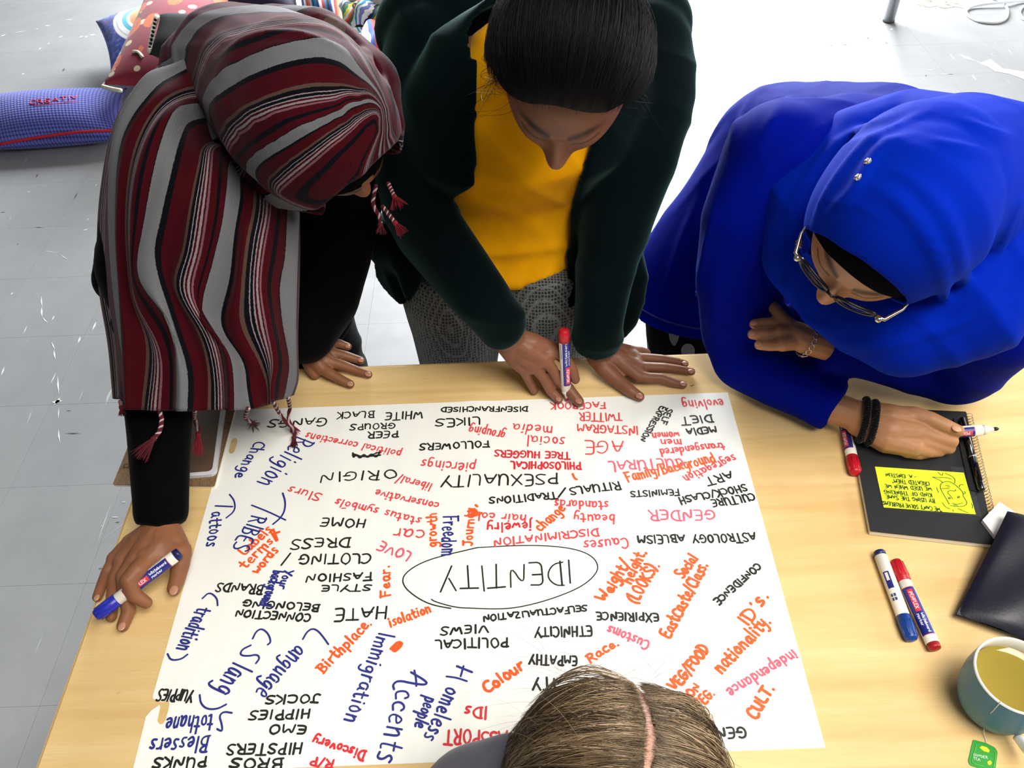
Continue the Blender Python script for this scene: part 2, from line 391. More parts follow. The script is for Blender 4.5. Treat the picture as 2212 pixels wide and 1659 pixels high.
# ================================================================== the big sheet of paper
CX = float(T(1022, 1200)[0])
def ridge(x): return 0.0016 * np.exp(-((x - CX) / 0.022) ** 2)
PZ = TZ + 0.0004
out_px = [(505, 886), (1572, 848), (1783, 1615), (287, 1672), (288, 1659), (311, 1567), (315, 1549), (327, 1535), (337, 1528), (345, 1523), (346, 1529), (343, 1542), (340, 1556), (342, 1562), (347, 1565), (353, 1563), (357, 1557), (363, 1537), (366, 1522), (365, 1515), (360, 1513), (352, 1516), (349, 1517), (340, 1513), (331, 1510), (330, 1504), (333, 1494)]
hole = []
for k in range(20):
    a = 2 * math.pi * k / 20; ca, sa = math.cos(a), math.sin(a)
    lx = 7.0 * ca; ly = 9.5 * sa + (7.5 if sa > 0 else -7.5)
    hole.append((503.5 + lx - ly * 0.25, 963 + ly))
po = [T(a, b)[:2] for a, b in out_px]; ph = [T(a, b)[:2] for a, b in hole]
V2 = po + ph
tri = tessellate_polygon([[Vector((*p, 0)) for p in po], [Vector((*p, 0)) for p in ph]])
bm = bmesh.new(); vs = [bm.verts.new((p[0], p[1], 0)) for p in V2]
for t in tri:
    try: bm.faces.new([vs[i] for i in t])
    except ValueError: pass
for dx in np.linspace(-0.05, 0.05, 15):
    bmesh.ops.bisect_plane(bm, geom=bm.verts[:] + bm.edges[:] + bm.faces[:], plane_co=(CX + dx, 0, 0), plane_no=(1, 0, 0))
for v in bm.verts: v.co.z = PZ + ridge(v.co.x)
bmesh.ops.recalc_face_normals(bm, faces=bm.faces[:])
if sum(f.normal.z for f in bm.faces) < 0: bmesh.ops.reverse_faces(bm, faces=bm.faces[:])
me = bpy.data.meshes.new('sheet'); bm.to_mesh(me); bm.free()
pmm = MB('paper', srgb(243, 244, 238), 0.55, spec=0.25)
pc = pmm.n('ShaderNodeNewGeometry').outputs['Position']
pmm.bump(pmm.noise(pmm.mapping(pc, (3, 1.4, 1)), 3.0, 2), 0.35, 0.02)
paper = thing('poster_paper', 'large white sheet of flip-chart paper covered in handwritten words around a circled IDENTITY', 'paper', (0, 0, TZ))
sheet = link('sheet', me, pmm.m, paper, False)
md = sheet.modifiers.new('thick', 'SOLIDIFY'); md.thickness = 0.0003; md.offset = -1

# ---- single-stroke hand lettering: x,y on a grid with cap height 10, small letters 6 high
GL = {
'A': (8, '0,0 4,10 7.5,0;1.2,3.6 6.5,3.8'), 'B': (7, '1,0 1,10;0,10 4.5,10 6,8.3 4.5,6 1,5.5;1,5.5 5,5.2 6.8,2.8 5,0.2 0,0'), 'C': (7, '7,8.5 5,10 2,9 0.4,5.5 1,2 3.5,0 7,1'),
'D': (7.5, '1,0 1,10;0,10 4,9.8 7,7 7,3.5 4,0.2 0,0'), 'E': (6.5, '6,10 1,10 0.6,5 0.8,0 6.3,0;0.8,5.2 5,5.2'), 'F': (6.5, '1,0 1,10;0,10 6.5,10;1,5.4 5,5.4'),
'G': (8, '7,8.7 4.5,10 1.5,8.5 0.4,5 1.5,1.2 4.5,0 7,1.5 7,4.6;4.2,4.6 8.2,4.6'), 'H': (7.5, '1,0 1,10;6.5,0 6.5,10;1,5.2 6.5,5.2'), 'I': (2.6, '1.2,0 1.2,10'),
'J': (6, '5,10 5,2.5 3,0 0.5,1.5;2,10 7,10'), 'K': (7, '1,0 1,10;6.5,10 1,5 6.8,0'), 'L': (6, '1,10 0.8,0 6,0'), 'M': (9, '0.5,0 1.4,10 4.5,3 7.6,10 8.6,0'),
'N': (8, '0.8,0 1,10 6.8,0.2 7,10'), 'O': (8, '4,10 1,8 0.4,4.5 2,0.6 4.8,0 7.2,3 7,7.5 4.6,10 3.4,9.8'), 'P': (7, '1,0 1,10;0,9.8 4.5,10 6.5,7.8 5,5.2 1,4.6'),
'Q': (8, '4,10 1,8 0.4,4.5 2,0.6 4.8,0 7.2,3 7,7.5 4,10;4.5,3 7.5,-1'), 'R': (7.4, '1,0 1,10;0,9.8 4.5,10 6.3,7.8 4.6,5.3 1,5;3.2,5 7.2,0'),
'S': (6.6, '6.4,8.8 4,10 1,9 1,6.8 5.6,4 6.2,1.8 3.6,0 0.2,1'), 'T': (7.4, '3.8,0 3.8,10;0,10 7.6,10'), 'U': (7.5, '1,10 0.8,3 2.6,0.2 5.4,0.6 6.8,4 6.8,10;6.8,4 7,0'),
'V': (7.5, '0.2,10 3.8,0 7.4,10'), 'W': (10, '0.3,10 2.6,0 5,7.5 7.4,0 9.8,10'), 'X': (7.4, '0.5,10 7,0;7,10 0.4,0'), 'Y': (7.4, '0.2,10 3.8,5;7.4,10 2.4,0'), 'Z': (7.4, '0.5,10 7,10 0.4,0 7.2,0'),
'a': (6.4, '5.2,5.4 3,6.2 0.8,4.5 0.8,1.4 2.6,0 4.8,1.8 5.2,5.6 5.2,1 6.6,0.2'), 'b': (6, '0.8,10 0.8,0.4;0.8,3.6 3,6 5.2,4.5 5,1.2 2.6,0 0.8,1'), 'c': (5.4, '5,5 3.4,6.2 1,4.8 0.6,2 2.4,0 5.4,1'),
'd': (6.2, '5,5 3,6.2 0.8,4.5 0.8,1.4 2.6,0 4.8,1.6;5.2,10 5.2,0.2'), 'e': (5.8, '0.8,3 5,3.6 4.6,5.6 2.8,6.2 0.8,4.4 0.8,1.6 2.6,0 5.6,1.2'), 'f': (5, '5,9.2 3.4,10 2.2,8 2.2,0;0.4,5.8 4.6,6'),
'g': (6.2, '5.2,5.4 3,6.2 0.8,4.5 1,1.8 2.8,0.8 5,2.6 5.2,5.8 5.2,-2 3.4,-4 0.6,-3'), 'h': (6.2, '0.8,10 0.8,0;0.8,3.8 3,6.2 4.9,5 5,0'), 'i': (2.6, '1.2,6 1.2,0;1.2,8.4 1.4,8.9'), 'j': (3.2, '2.2,6 2.2,-2.6 0.2,-3.6;2.2,8.4 2.4,8.9'),
'k': (5.8, '0.8,10 0.8,0;5,6 0.8,2.8 5.4,0'), 'l': (2.8, '1.2,10 1.2,0'), 'm': (8.8, '0.8,6.2 0.8,0;0.8,4 2.6,6.2 4.2,5 4.4,0;4.4,4 6.4,6.2 7.9,5 8,0'), 'n': (6.2, '0.8,6.2 0.8,0;0.8,4 3,6.2 4.9,5 5.1,0'),
'o': (6, '3,6.2 0.8,4.6 0.9,1.4 3,0 5.2,1.8 5,5 2.6,6.2'), 'p': (6, '0.8,6.2 0.8,-4;0.8,4.5 3,6.2 5.2,4.5 5,1.2 2.6,0 0.8,1'), 'q': (6, '5,5 3,6.2 0.8,4.5 0.8,1.4 2.6,0 4.8,1.6;5.2,6 5.2,-4'),
'r': (4.6, '0.8,6.2 0.8,0;0.8,3.8 2.4,6 4.6,5.8'), 's': (5, '4.6,5.6 2.4,6.3 0.8,4.8 4,2.4 3.4,0.2 0.4,0.4'), 't': (5, '2.2,9.5 2.2,1.2 3.4,0 5,0.8;0.2,6 4.8,6.2'), 'u': (6.2, '0.8,6 0.8,1.6 2.4,0 4.8,1.8;5,6 5.2,0'),
'v': (5.6, '0.4,6 2.8,0 5.2,6'), 'w': (8, '0.4,6 2.2,0 4,4.8 5.8,0 7.6,6'), 'x': (5.4, '0.5,6 5,0;5,6 0.4,0'), 'y': (5.8, '0.8,6 1,2.4 2.6,1.4 4.8,3;5.2,6 4.6,-2 2.6,-4 0.4,-3'), 'z': (5.4, '0.5,6 5,6 0.4,0 5.2,0'),
'/': (5, '0.2,-1 4.6,11'), '.': (2.4, '1,0.1 1.4,0.5'), "'": (2, '1,10 0.8,8'), '"': (3.4, '0.8,10 0.6,8.4;2.4,10 2.2,8.4'), '-': (5, '0.6,4.6 4.4,4.8'), '(': (3.6, '3.2,11 1,8 0.8,3 3.2,-1'), ')': (3.6, '0.4,11 2.6,8 2.6,3 0.4,-1'), ' ': (4.5, ''), ',': (2, '1,0.5 0.4,-1.4')}
def chaikin(p, it=2):
    p = np.asarray(p, float)
    for _ in range(it):
        if len(p) < 3: return p
        q = [p[0]]
        for i in range(len(p) - 1):
            q += [p[i] * .75 + p[i + 1] * .25, p[i] * .25 + p[i + 1] * .75]
        q[1] = p[0] * .6 + p[1] * .4
        p = np.array(q + [p[-1]])
    return p
def ribbon(p, wdt):
    """flat stroke with round ends in xy"""
    p = np.asarray(p, float)
    if len(p) < 2: return None
    keep = [0] + [i for i in range(1, len(p)) if np.linalg.norm(p[i] - p[i - 1]) > 1e-5]; p = p[keep]
    if len(p) < 2: return None
    t = np.gradient(p, axis=0); t /= np.maximum(np.linalg.norm(t, axis=1)[:, None], 1e-9); nn = np.stack([-t[:, 1], t[:, 0]], 1)
    L = [p + nn * wdt / 2, p - nn * wdt / 2]; V = list(L[0]) + list(L[1]); n = len(p)
    Fc = [(i, n + i, n + i + 1, i + 1) for i in range(n - 1)]
    for e, s in ((0, -1), (n - 1, 1)):
        b = len(V)
        for a in (-60, -20, 20, 60):
            a = math.radians(a); V.append(p[e] + (t[e] * s * math.cos(a) + nn[e] * math.sin(a)) * wdt / 2)
        Fc.append((e, b + 3, b + 2, b + 1, b, n + e) if s > 0 else (n + e, b, b + 1, b + 2, b + 3, e))
    return np.array(V), Fc
def strokes_of(text, r):
    """strokes of a word on the grid, plus its width"""
    x = 0; out = []
    for ch in text:
        wd, s = GL[ch]; jy = r.uniform(-.5, .5); js = r.uniform(.9, 1.08); sk = r.uniform(-.06, .06)
        for st in [q for q in s.split(';') if q]:
            pts = np.array([[float(c) for c in q.split(',')] for q in st.split()])
            pts = pts + r.normal(0, .18, pts.shape)
            pts[:, 1] = pts[:, 1] * js + jy; pts[:, 0] = pts[:, 0] + pts[:, 1] * sk + x
            out.append(pts)
        x += wd + 1.5
    return out, x - 1.5
INK = {'k': MB('ink_black', srgb(28, 30, 26), .5).m, 'r': MB('ink_red', srgb(226, 74, 78), .5).m, 'd': MB('ink_dark_red', srgb(214, 48, 58), .5).m, 'p': MB('ink_pink', srgb(226, 96, 116), .5).m,
       'b': MB('ink_blue', srgb(38, 46, 128), .5).m, 'o': MB('ink_orange', srgb(247, 92, 38), .5).m}
wcount = [0]
def lay(strokes, wdt, ink, name='handwritten_word', parent=None, zf=None, lift=0.0002):
    parts = []; wcount[0] += 1
    for k, s in enumerate(strokes):
        rb = ribbon(chaikin(s), wdt * (1 + .12 * math.sin(k * 2.1)))
        if rb is None: continue
        V, Fc = rb
        z = (PZ + ridge(V[:, 0]) if zf is None else zf(V)) + lift + wcount[0] * 2.5e-6 + k * 4e-6 + np.arange(len(V)) % (len(V) // 2) * 1.5e-6
        parts.append((np.column_stack([V, z]), Fc))
    if not parts: return None
    return obj(name, *join(parts), INK[ink] if isinstance(ink, str) else ink, parent if parent is not None else paper, False)
def word(text, u0, v0, u1, v1, h, ink, wmm=2.6, parent=None, zf=None, hh=0.0, slant=0.0, seed=None, name='handwritten_word', extra=None):
    r = np.random.default_rng(sum(ord(c) * (i + 3) for i, c in enumerate(text)) + int(u0))
    st, W = strokes_of(text, r)
    p0 = T(u0, v0, hh)[:2]; p1 = T(u1, v1, hh)[:2]; du = np.array([u1 - u0, v1 - v0], float); du /= np.linalg.norm(du)
    mid = np.array([(u0 + u1) / 2, (v0 + v1) / 2]); up = np.array([du[1], -du[0]]) * h
    H = np.linalg.norm(T(*(mid + up), hh)[:2] - T(*mid, hh)[:2]); L = np.linalg.norm(p1 - p0); ex = (p1 - p0) / L; ey = np.array([-ex[1], ex[0]])
    out = []
    for s in st:
        X = s[:, 0] / W * L + s[:, 1] / 10 * H * slant; Y = s[:, 1] / 10 * H
        out.append(p0 + X[:, None] * ex + Y[:, None] * ey)
    if extra: out += [np.array([T(a, b, hh)[:2] for a, b in e]) for e in extra]
    return lay(out, wmm / 1000, ink, name, parent, zf)
def pxs(lists, ink, wmm=2.8, name='handwritten_mark', **k):
    return lay([np.array([T(a, b, k.get('hh', 0))[:2] for a, b in e]) for e in lists], wmm / 1000, ink, name, k.get('parent'), k.get('zf'))
def cr(pts, ox, oy, s): return [(ox + a * s, oy + b * s) for a, b in pts]
W_ = [
('BLACK', 809, 889, 729, 891, 13, 'k'), ('WHITE', 914, 888, 834, 893, 15, 'k'), ('GROUPS', 854, 914, 758, 917, 12, 'k'), ('PEER', 861, 932, 795, 933, 14, 'k'), ('GANGS', 708, 903, 583, 908, 17, 'k'),
('political corrections', 868, 975, 664, 935, 15, 'r'), ('ORIGIN', 858, 1015, 694, 1022, 19, 'k'), ('Slurs', 697, 1067, 627, 1051, 17, 'r'), ('status symbols', 912, 1120, 728, 1078, 16, 'r'), ('conservative', 950, 1087, 814, 1058, 16, 'r'),
('liberal/', 935, 1047, 862, 1026, 17, 'r'), ('HOME', 793, 1123, 697, 1119, 19, 'k'), ('Religion', 644, 943, 555, 1043, 38, 'b'), ('Change', 550, 954, 507, 1031, 22, 'b'), ('RIBES', 544, 1113, 499, 1184, 33, 'b'), ('attoos', 458, 1107, 445, 1182, 26, 'b'),
('Labels', 528, 1201, 591, 1146, 19, 'o'), ('terms/', 530, 1230, 604, 1160, 19, 'o'), ('words', 556, 1241, 603, 1190, 20, 'o'),
('DRESS', 758, 1161, 631, 1166, 20, 'k'), ('CLOTING /', 804, 1196, 613, 1199, 21, 'k'), ('FASHION', 803, 1238, 663, 1242, 15, 'k'), ('STYLE', 803, 1264, 696, 1265, 13, 'k'), ('Your', 617, 1231, 601, 1270, 17, 'b'), ('background', 591, 1233, 562, 1308, 22, 'b'),
('BRANDS', 571, 1265, 472, 1259, 18, 'k'), ('BELONGING', 692, 1306, 528, 1296, 15, 'k'), ('CONNECTION', 674, 1327, 512, 1317, 16, 'k'), ('HATE', 838, 1311, 725, 1315, 25, 'k'), ('Fear.', 843, 1288, 841, 1222, 22, 'o'), ('isolation', 843, 1355, 932, 1322, 20, 'o'),
('Birthplace.', 699, 1455, 803, 1348, 22, 'o'), ('anguage', 639, 1392, 549, 1492, 40, 'b'), ('lang', 504, 1429, 461, 1490, 46, 'b'), ('JOCKS', 694, 1499, 576, 1503, 18, 'k'), ('HIPPIES', 672, 1532, 542, 1536, 19, 'k'), ('EMO', 663, 1567, 584, 1567, 18, 'k'),
('HIPSTERS', 656, 1606, 493, 1608, 22, 'k'), ('BROS', 613, 1639, 501, 1639, 22, 'k'), ('PUNKS', 448, 1635, 335, 1638, 21, 'k'), ('Blessers', 454, 1590, 327, 1598, 34, 'b'), ('tothane', 463, 1543, 363, 1549, 36, 'b'), ('YUPPIES', 421, 1492, 346, 1489, 24, 'k'),
('tradition', 427, 1312, 379, 1402, 32, 'b'), ('Immigration', 818, 1366, 744, 1558, 34, 'b'), ('omeless', 965, 1483, 915, 1594, 36, 'b'), ('people', 921, 1505, 893, 1568, 28, 'b'), ('ccents', 860, 1488, 811, 1642, 50, 'b'),
('Discovery', 791, 1624, 680, 1591, 20, 'd'), ('R/P', 723, 1642, 672, 1636, 17, 'd'), ('POLITICAL', 1098, 1378, 941, 1384, 20, 'k'), ('VIEWS', 1054, 1350, 953, 1355, 17, 'k'), ('SELFACTUALIZATION', 1267, 1307, 1043, 1330, 13, 'k'),
('ETHNICITY', 1278, 1353, 1156, 1356, 21, 'k'), ('EMPATHY', 1247, 1418, 1144, 1415, 21, 'k'), ('ITY', 1200, 1466, 1151, 1466, 27, 'k'), ('Colour', 1053, 1500, 1133, 1443, 26, 'o'), ('Race.', 1275, 1433, 1338, 1393, 20, 'o'), ('IDs', 1054, 1530, 1005, 1528, 25, 'd'),
('PASSPORT', 1114, 1583, 962, 1577, 33, 'd'), ('Customs', 1405, 1386, 1316, 1352, 20, 'p'), ('EXPIRIENCE', 1422, 1326, 1288, 1323, 17, 'k'), ('Weight/', 1309, 1303, 1362, 1218, 24, 'o'), ('height.', 1362, 1262, 1397, 1194, 24, 'o'), ('(LOOKS).', 1375, 1306, 1424, 1222, 26, 'o'),
('Social', 1476, 1250, 1508, 1207, 24, 'o'), ('EastCaste/Class.', 1447, 1381, 1530, 1222, 26, 'o'), ('CONFIDENCE', 1634, 1216, 1541, 1297, 15, 'k'), ("ID's.", 1615, 1354, 1660, 1288, 27, 'o'), ('nationality.', 1558, 1456, 1666, 1345, 30, 'o'), ('independance', 1712, 1404, 1568, 1490, 24, 'p'),
('VEG/FOOD', 1462, 1495, 1533, 1404, 24, 'o'), ('NON', 1487, 1521, 1513, 1484, 18, 'o'), ('VEG.', 1512, 1533, 1545, 1501, 22, 'o'), ('CULT.', 1633, 1556, 1672, 1488, 26, 'o'), ('GENDER', 1609, 1571, 1480, 1577, 23, 'k'), ('ASTROLOGY', 1629, 1151, 1494, 1157, 18, 'k'), ('ABLEISM', 1477, 1156, 1377, 1158, 17, 'k'),
('evolving', 1560, 862, 1472, 867, 19, 'r'), ('DIET', 1536, 896, 1470, 902, 16, 'k'), ('MEDIA', 1545, 922, 1481, 927, 14, 'k'), ('women', 1466, 933, 1407, 936, 15, 'r'), ('men', 1471, 949, 1425, 951, 15, 'r'), ('transgendered', 1561, 956, 1424, 971, 16, 'r'), ('segregation', 1583, 982, 1473, 1030, 18, 'r'),
('CULTURAL', 1474, 990, 1314, 998, 21, 'p'), ('Family/Background', 1356, 1041, 1547, 998, 22, 'o'), ('ART', 1577, 1019, 1521, 1034, 17, 'k'), ('SHOCK/CLASH', 1609, 1047, 1464, 1075, 15, 'k'), ('CULTURE', 1626, 1066, 1535, 1081, 16, 'k'), ('FEMINISTS', 1466, 1057, 1361, 1062, 13, 'k'), ('RITUALS', 1337, 1041, 1229, 1055, 17, 'k'),
('TRADITIONS', 1202, 1064, 1057, 1075, 14, 'k'), ('GENDER', 1543, 1101, 1400, 1104, 21, 'p'), ('DISCRIMINATION', 1291, 1142, 1066, 1165, 16, 'r'), ('Causes', 1355, 1162, 1260, 1169, 22, 'r'), ('beauty', 1328, 1113, 1240, 1110, 20, 'r'), ('standards', 1314, 1084, 1198, 1081, 19, 'r'), ('AGE', 1347, 954, 1263, 951, 28, 'r'),
('INSTAGRAM', 1378, 922, 1247, 918, 18, 'r'), ('TWITTER', 1343, 893, 1251, 892, 17, 'r'), ('FACEBOOK', 1307, 869, 1189, 871, 14, 'r'), ('SELF', 1441, 882, 1426, 914, 13, 'k'), ('EXPRESSION', 1427, 877, 1382, 951, 12, 'k'), ('social', 1221, 945, 1138, 942, 22, 'r'), ('media', 1194, 922, 1110, 915, 21, 'r'),
('TREE HUGGERS', 1231, 978, 1069, 973, 14, 'd'), ('PHILOSOPHICAL', 1254, 999, 1104, 998, 15, 'd'), ('PSEXUALITY', 1205, 1024, 954, 1029, 24, 'k'), ('DISENFRANCHISED', 1140, 879, 954, 881, 10, 'k'), ('LIKES', 1039, 903, 942, 906, 16, 'k'), ('grouping', 1093, 933, 1016, 922, 20, 'r'), ('FOLLOWERS', 1056, 954, 908, 959, 14, 'k'),
('piercings', 1028, 1003, 912, 994, 22, 'r'), ('hair color', 1137, 1113, 1005, 1106, 17, 'r'), ('jewelry', 1150, 1128, 1052, 1132, 20, 'd'), ('change', 1168, 1149, 1223, 1101, 22, 'o'), ('growth', 943, 1182, 943, 1108, 22, 'o'), ('Freedom', 958, 1116, 953, 1201, 34, 'b'), ('Journey', 1020, 1181, 1024, 1100, 20, 'o'),
('car', 920, 1147, 853, 1141, 26, 'r'), ('LOVE', 892, 1196, 826, 1170, 19, 'p')]
for q in W_:
    wmm = {'k': 2.8, 'r': 2.6, 'd': 3.0, 'p': 2.9, 'b': 2.8, 'o': 3.9}[q[6]]
    if q[5] <= 13: wmm *= 0.9
    if q[6] == 'o' and q[5] <= 22: wmm = 3.1
    word(*q, wmm=wmm)
word('IDENTITY', 1234, 1211, 951, 1227, 53, 'k', wmm=2.4)
e = cr([(990, 445), (1200, 428), (1400, 420), (1600, 422), (1800, 440), (1950, 475), (2050, 530), (2092, 600), (2085, 660), (2020, 740), (1900, 820), (1700, 900), (1500, 960), (1300, 1000), (1100, 1006), (950, 1004), (800, 995), (650, 955), (580, 930), (562, 915)], 800, 1080, .2351)
e2 = cr([(990, 445), (870, 472), (750, 495), (560, 545), (420, 605), (325, 675), (292, 740), (320, 810), (400, 880), (500, 940), (600, 975), (740, 1000)], 800, 1080, .2351)
pxs([e, e2], 'k', 1.7, 'ellipse_line')
pxs([[(544, 1092), (580, 1106), (617, 1124)], [(611, 1066), (617, 1085), (615, 1105), (606, 1120), (590, 1133)]], 'b', 2.6)
pxs([cr([(665, 80), (712, 140), (715, 230), (635, 295)], 340, 1050, .2351), cr([(535, 185), (690, 192)], 340, 1050, .2351)], 'b', 2.6)
pxs([cr([(1735, 300), (1780, 220), (1840, 185), (1900, 215), (1960, 290), (2005, 355)], 300, 1320, .2043)], 'b', 2.6)
for q_ in ([(1205, 295), (1240, 220), (1300, 185), (1370, 240), (1400, 330), (1365, 358)], [(645, 890), (655, 980), (720, 1040), (830, 1040), (925, 990)]): pxs([cr(q_, 300, 1320, .2043)], 'b', 2.6)
pxs([cr([(1185, 365), (1090, 410), (1070, 470), (1160, 480), (1250, 460), (1282, 500), (1240, 555)], 300, 1320, .2043)], 'b', 2.6)
pxs([cr([(985, 1080), (900, 1065), (850, 1110), (880, 1200), (885, 1280), (830, 1250)], 300, 1320, .2043)], 'b', 2.6)
pxs([cr([(415, 1035), (480, 975), (550, 1030), (555, 1100)], 340, 1050, .2351)], 'b', 2.6); pxs([cr([(95, 1545), (125, 1605), (220, 1595), (278, 1550)], 340, 1050, .2351)], 'b', 2.6)
pxs([cr([(1770, 590), (1740, 695)], 640, 1320, .2043), cr([(1700, 588), (1860, 655)], 640, 1320, .2043), cr([(1590, 695), (1700, 710), (1805, 750)], 640, 1320, .2043)], 'b', 2.8)
pxs([cr([(1250, 632), (1268, 720), (1270, 795)], 640, 1320, .2043), cr([(1215, 650), (1385, 750), (1370, 785), (1240, 770), (1080, 735), (1020, 780), (1035, 830)], 640, 1320, .2043)], 'b', 2.8)
pxs([cr([(1562, 715), (1570, 780), (1600, 720), (1650, 790), (1690, 720), (1740, 780), (1780, 715), (1840, 775), (1880, 715)], 480, 850, .1808), cr([(1560, 740), (1700, 760), (1890, 740)], 480, 850, .1808), cr([(1890, 700), (1700, 770), (1570, 725)], 480, 850, .1808)], 'k', 3.0, 'crossed_out_word')
pxs([cr([(190, 1370), (260, 1300), (300, 1330), (210, 1410), (240, 1340), (310, 1310), (220, 1400), (200, 1360)], 800, 1080, .2351)], 'o', 4.2, 'crossed_out_word')
pxs([cr([(170, 850), (190, 895), (212, 905)], 1200, 840, .217)], 'o', 3.6); pxs([cr([(98, 990), (30, 1080)], 1200, 840, .217)], 'k', 3.0)
pxs([cr([(1065, 400), (1105, 500)], 340, 1050, .2351), cr([(1070, 440), (1120, 425)], 340, 1050, .2351)], 'o', 3.6)
pxs([cr([(1430, 1375), (1475, 1375)], 480, 850, .1808)], 'r', 2)
pxs([[(1028, 1093), (1031, 1096)], [(1012, 1106), (1030, 1100), (1016, 1112), (1036, 1106), (1022, 1118), (1040, 1110)]], 'o', 4)
# ================================================================== people: shared pieces
def skin_mat(name, c, dark, lips, rough=0.5):
    s = MB(name, srgb(*c), rough, spec=0.35, sss=0.08)
    p = s.coord('Object'); n = s.noise(p, 28, 4, 0.6)
    a = s.n('ShaderNodeAttribute', attribute_name='brow').outputs['Fac']; b = s.n('ShaderNodeAttribute', attribute_name='lip').outputs['Fac']
    base = s.ramp(n, [(0.3, tuple(x * .86 for x in srgb(*c))), (0.7, tuple(min(1, x * 1.08) for x in srgb(*c)))])
    base = s.mix(b, base, srgb(*lips)); base = s.mix(a, base, srgb(*dark)); s.color(base)
    s.bump(s.noise(p, 420, 3, 0.6), 0.12, 0.0006); return s.m
def basis(f_cam, roll_x_cam):
    """head axes from the face direction and the left-to-right eye line, both as (image right, image down, away)"""
    tw = lambda q: unit(RX * q[0] + RD * q[1] + RF * q[2])
    Y = tw(f_cam); X = tw(roll_x_cam); X = unit(X - Y * (X @ Y)); Z = np.cross(X, Y); return X, Y, Z
def head_solid(c, B, sc=1.0, nu=120, nv=90):
    X, Y, Z = B; V = []; Fc = []
    for j in range(nv + 1):
        t = math.pi * j / nv
        for i in range(nu):
            a = 2 * math.pi * i / nu
            x = .076 * math.sin(t) * math.cos(a); y = .094 * math.sin(t) * math.sin(a); z = .115 * math.cos(t)
            V.append((x, y, z))
    V = np.array(V); x, y, z = V[:, 0].copy(), V[:, 1].copy(), V[:, 2].copy()
    g = lambda cx, cz, sx, sz: np.exp(-((x - cx) / sx) ** 2 - ((z - cz) / sz) ** 2)
    fr = 1 / (1 + np.exp(-(y - .02) / .008))
    jaw = np.clip((-z - .02) / .09, 0, 1); xx = x * (1 - .30 * jaw ** 1.3)
    yy = y + fr * (jaw * .012)
    yy = yy - np.where(y < 0, jaw * (-y) * .35 * -1, 0)
    nr = np.clip((.014 - z) / .050, 0, 1) * (z > -.046) + 0
    nr = np.where(z < -.038, np.clip((z + .050) / .012, 0, 1), np.clip((.018 - z) / .052, 0, 1))
    wn = .0085 + .0040 * np.clip((.01 - z) / .05, 0, 1)
    dy = .023 * np.exp(-np.abs(x / wn) ** 2.4) * nr + .0075 * (g(.0115, -.036, .006, .006) + g(-.0115, -.036, .006, .006))
    dy += -.012 * (g(.031, .007, .017, .011) + g(-.031, .007, .017, .011)) + .0075 * (g(.031, .003, .012, .0075) + g(-.031, .003, .012, .0075))
    dy += .0045 * (g(.026, .027, .02, .007) + g(-.026, .027, .02, .007)) + .004 * (g(.044, -.022, .02, .018) + g(-.044, -.022, .02, .018))
    dy += .0065 * g(0, -.060, .020, .0045) + .0075 * g(0, -.069, .017, .005) - .003 * g(0, -.0645, .022, .002) + .007 * g(0, -.092, .018, .014)
    dy += .003 * g(0, .055, .05, .03)
    yy = yy + dy * fr
    L = np.stack([xx, yy, z], 1) * sc
    for j in range(nv):
        for i in range(nu):
            k = (i + 1) % nu; Fc.append((j * nu + i, (j + 1) * nu + i, (j + 1) * nu + k, j * nu + k))
    W = c + L[:, :1] * X + L[:, 1:2] * Y + L[:, 2:] * Z
    return W, Fc
def ear_solid(c, B, s, sc=1.0):
    X, Y, Z = B; pts = []
    for t in np.linspace(-0.5, 4.2, 12):
        rr = .027 if t < 3 else .027 - (t - 3) * .007
        pts.append(c + (X * s * (.078 + .006 * math.sin(t)) + Y * (-.008 - .62 * rr * math.cos(t + 1.0)) + Z * (-.004 + rr * math.sin(t + 1.0)) ) * sc)
    return join([chain([(p, .0042 * sc) for p in pts], 8), ball(c + (X * s * .076 + Y * -.006 + Z * -.006) * sc, X * .005, Y * .014, Z * .022, 12, 8)])
def local(V, c, B):
    q = V - c; return np.stack([q @ B[0], q @ B[1], q @ B[2]], 1)
def head_mesh(c, B, sc, extra, name, voxel=.0022):
    me = blob([head_solid(c, B, sc), ear_solid(c, B, 1, sc), ear_solid(c, B, -1, sc)] + extra, voxel, 2, name)
    V = arrays(me); L = local(V, c, B) / sc; x, y, z = L[:, 0], L[:, 1], L[:, 2]
    ax = np.abs(x); cz = .028 + .010 * (1 - ((ax - .03) / .03) ** 2) - .004
    brow = np.exp(-((z - cz) / .0052) ** 2) * (ax > .010) * (ax < .053) * (y > .03) * np.clip((.056 - ax) / .02, 0, 1)
    lash = np.exp(-((z - (.001 - .004 * (1 - ((ax - .031) / .016) ** 2))) / .0016) ** 2) * (np.abs(ax - .031) < .016) * (y > .05)
    lip = np.exp(-((z + .0645) / .0085) ** 2) * (ax < .024) * (y > .05)
    attr(me, 'brow', np.clip(brow * .95 + lash * .95, 0, 1)); attr(me, 'lip', np.clip(lip, 0, 1) * .8)
    return me
def merge(name, meshes, mat, parent):
    """several surfaces into one mesh, keeping float attributes"""
    Vs = []; Fs = []; A = {'brow': [], 'lip': []}; b = 0
    for me in meshes:
        V = arrays(me); Vs.append(V); n = len(V)
        for k in A:
            if k in me.attributes:
                a = np.empty(n, dtype=np.float32); me.attributes[k].data.foreach_get('value', a)
            else: a = np.zeros(n, dtype=np.float32)
            A[k].append(a)
        Fs += [tuple(i + b for i in p.vertices) for p in me.polygons]; b += n
    out = bpy.data.meshes.new(name); V = np.concatenate(Vs); out.from_pydata(V.tolist(), [], Fs); out.update()
    for k in A: attr(out, k, np.concatenate(A[k]))
    return link(name, out, mat, parent)
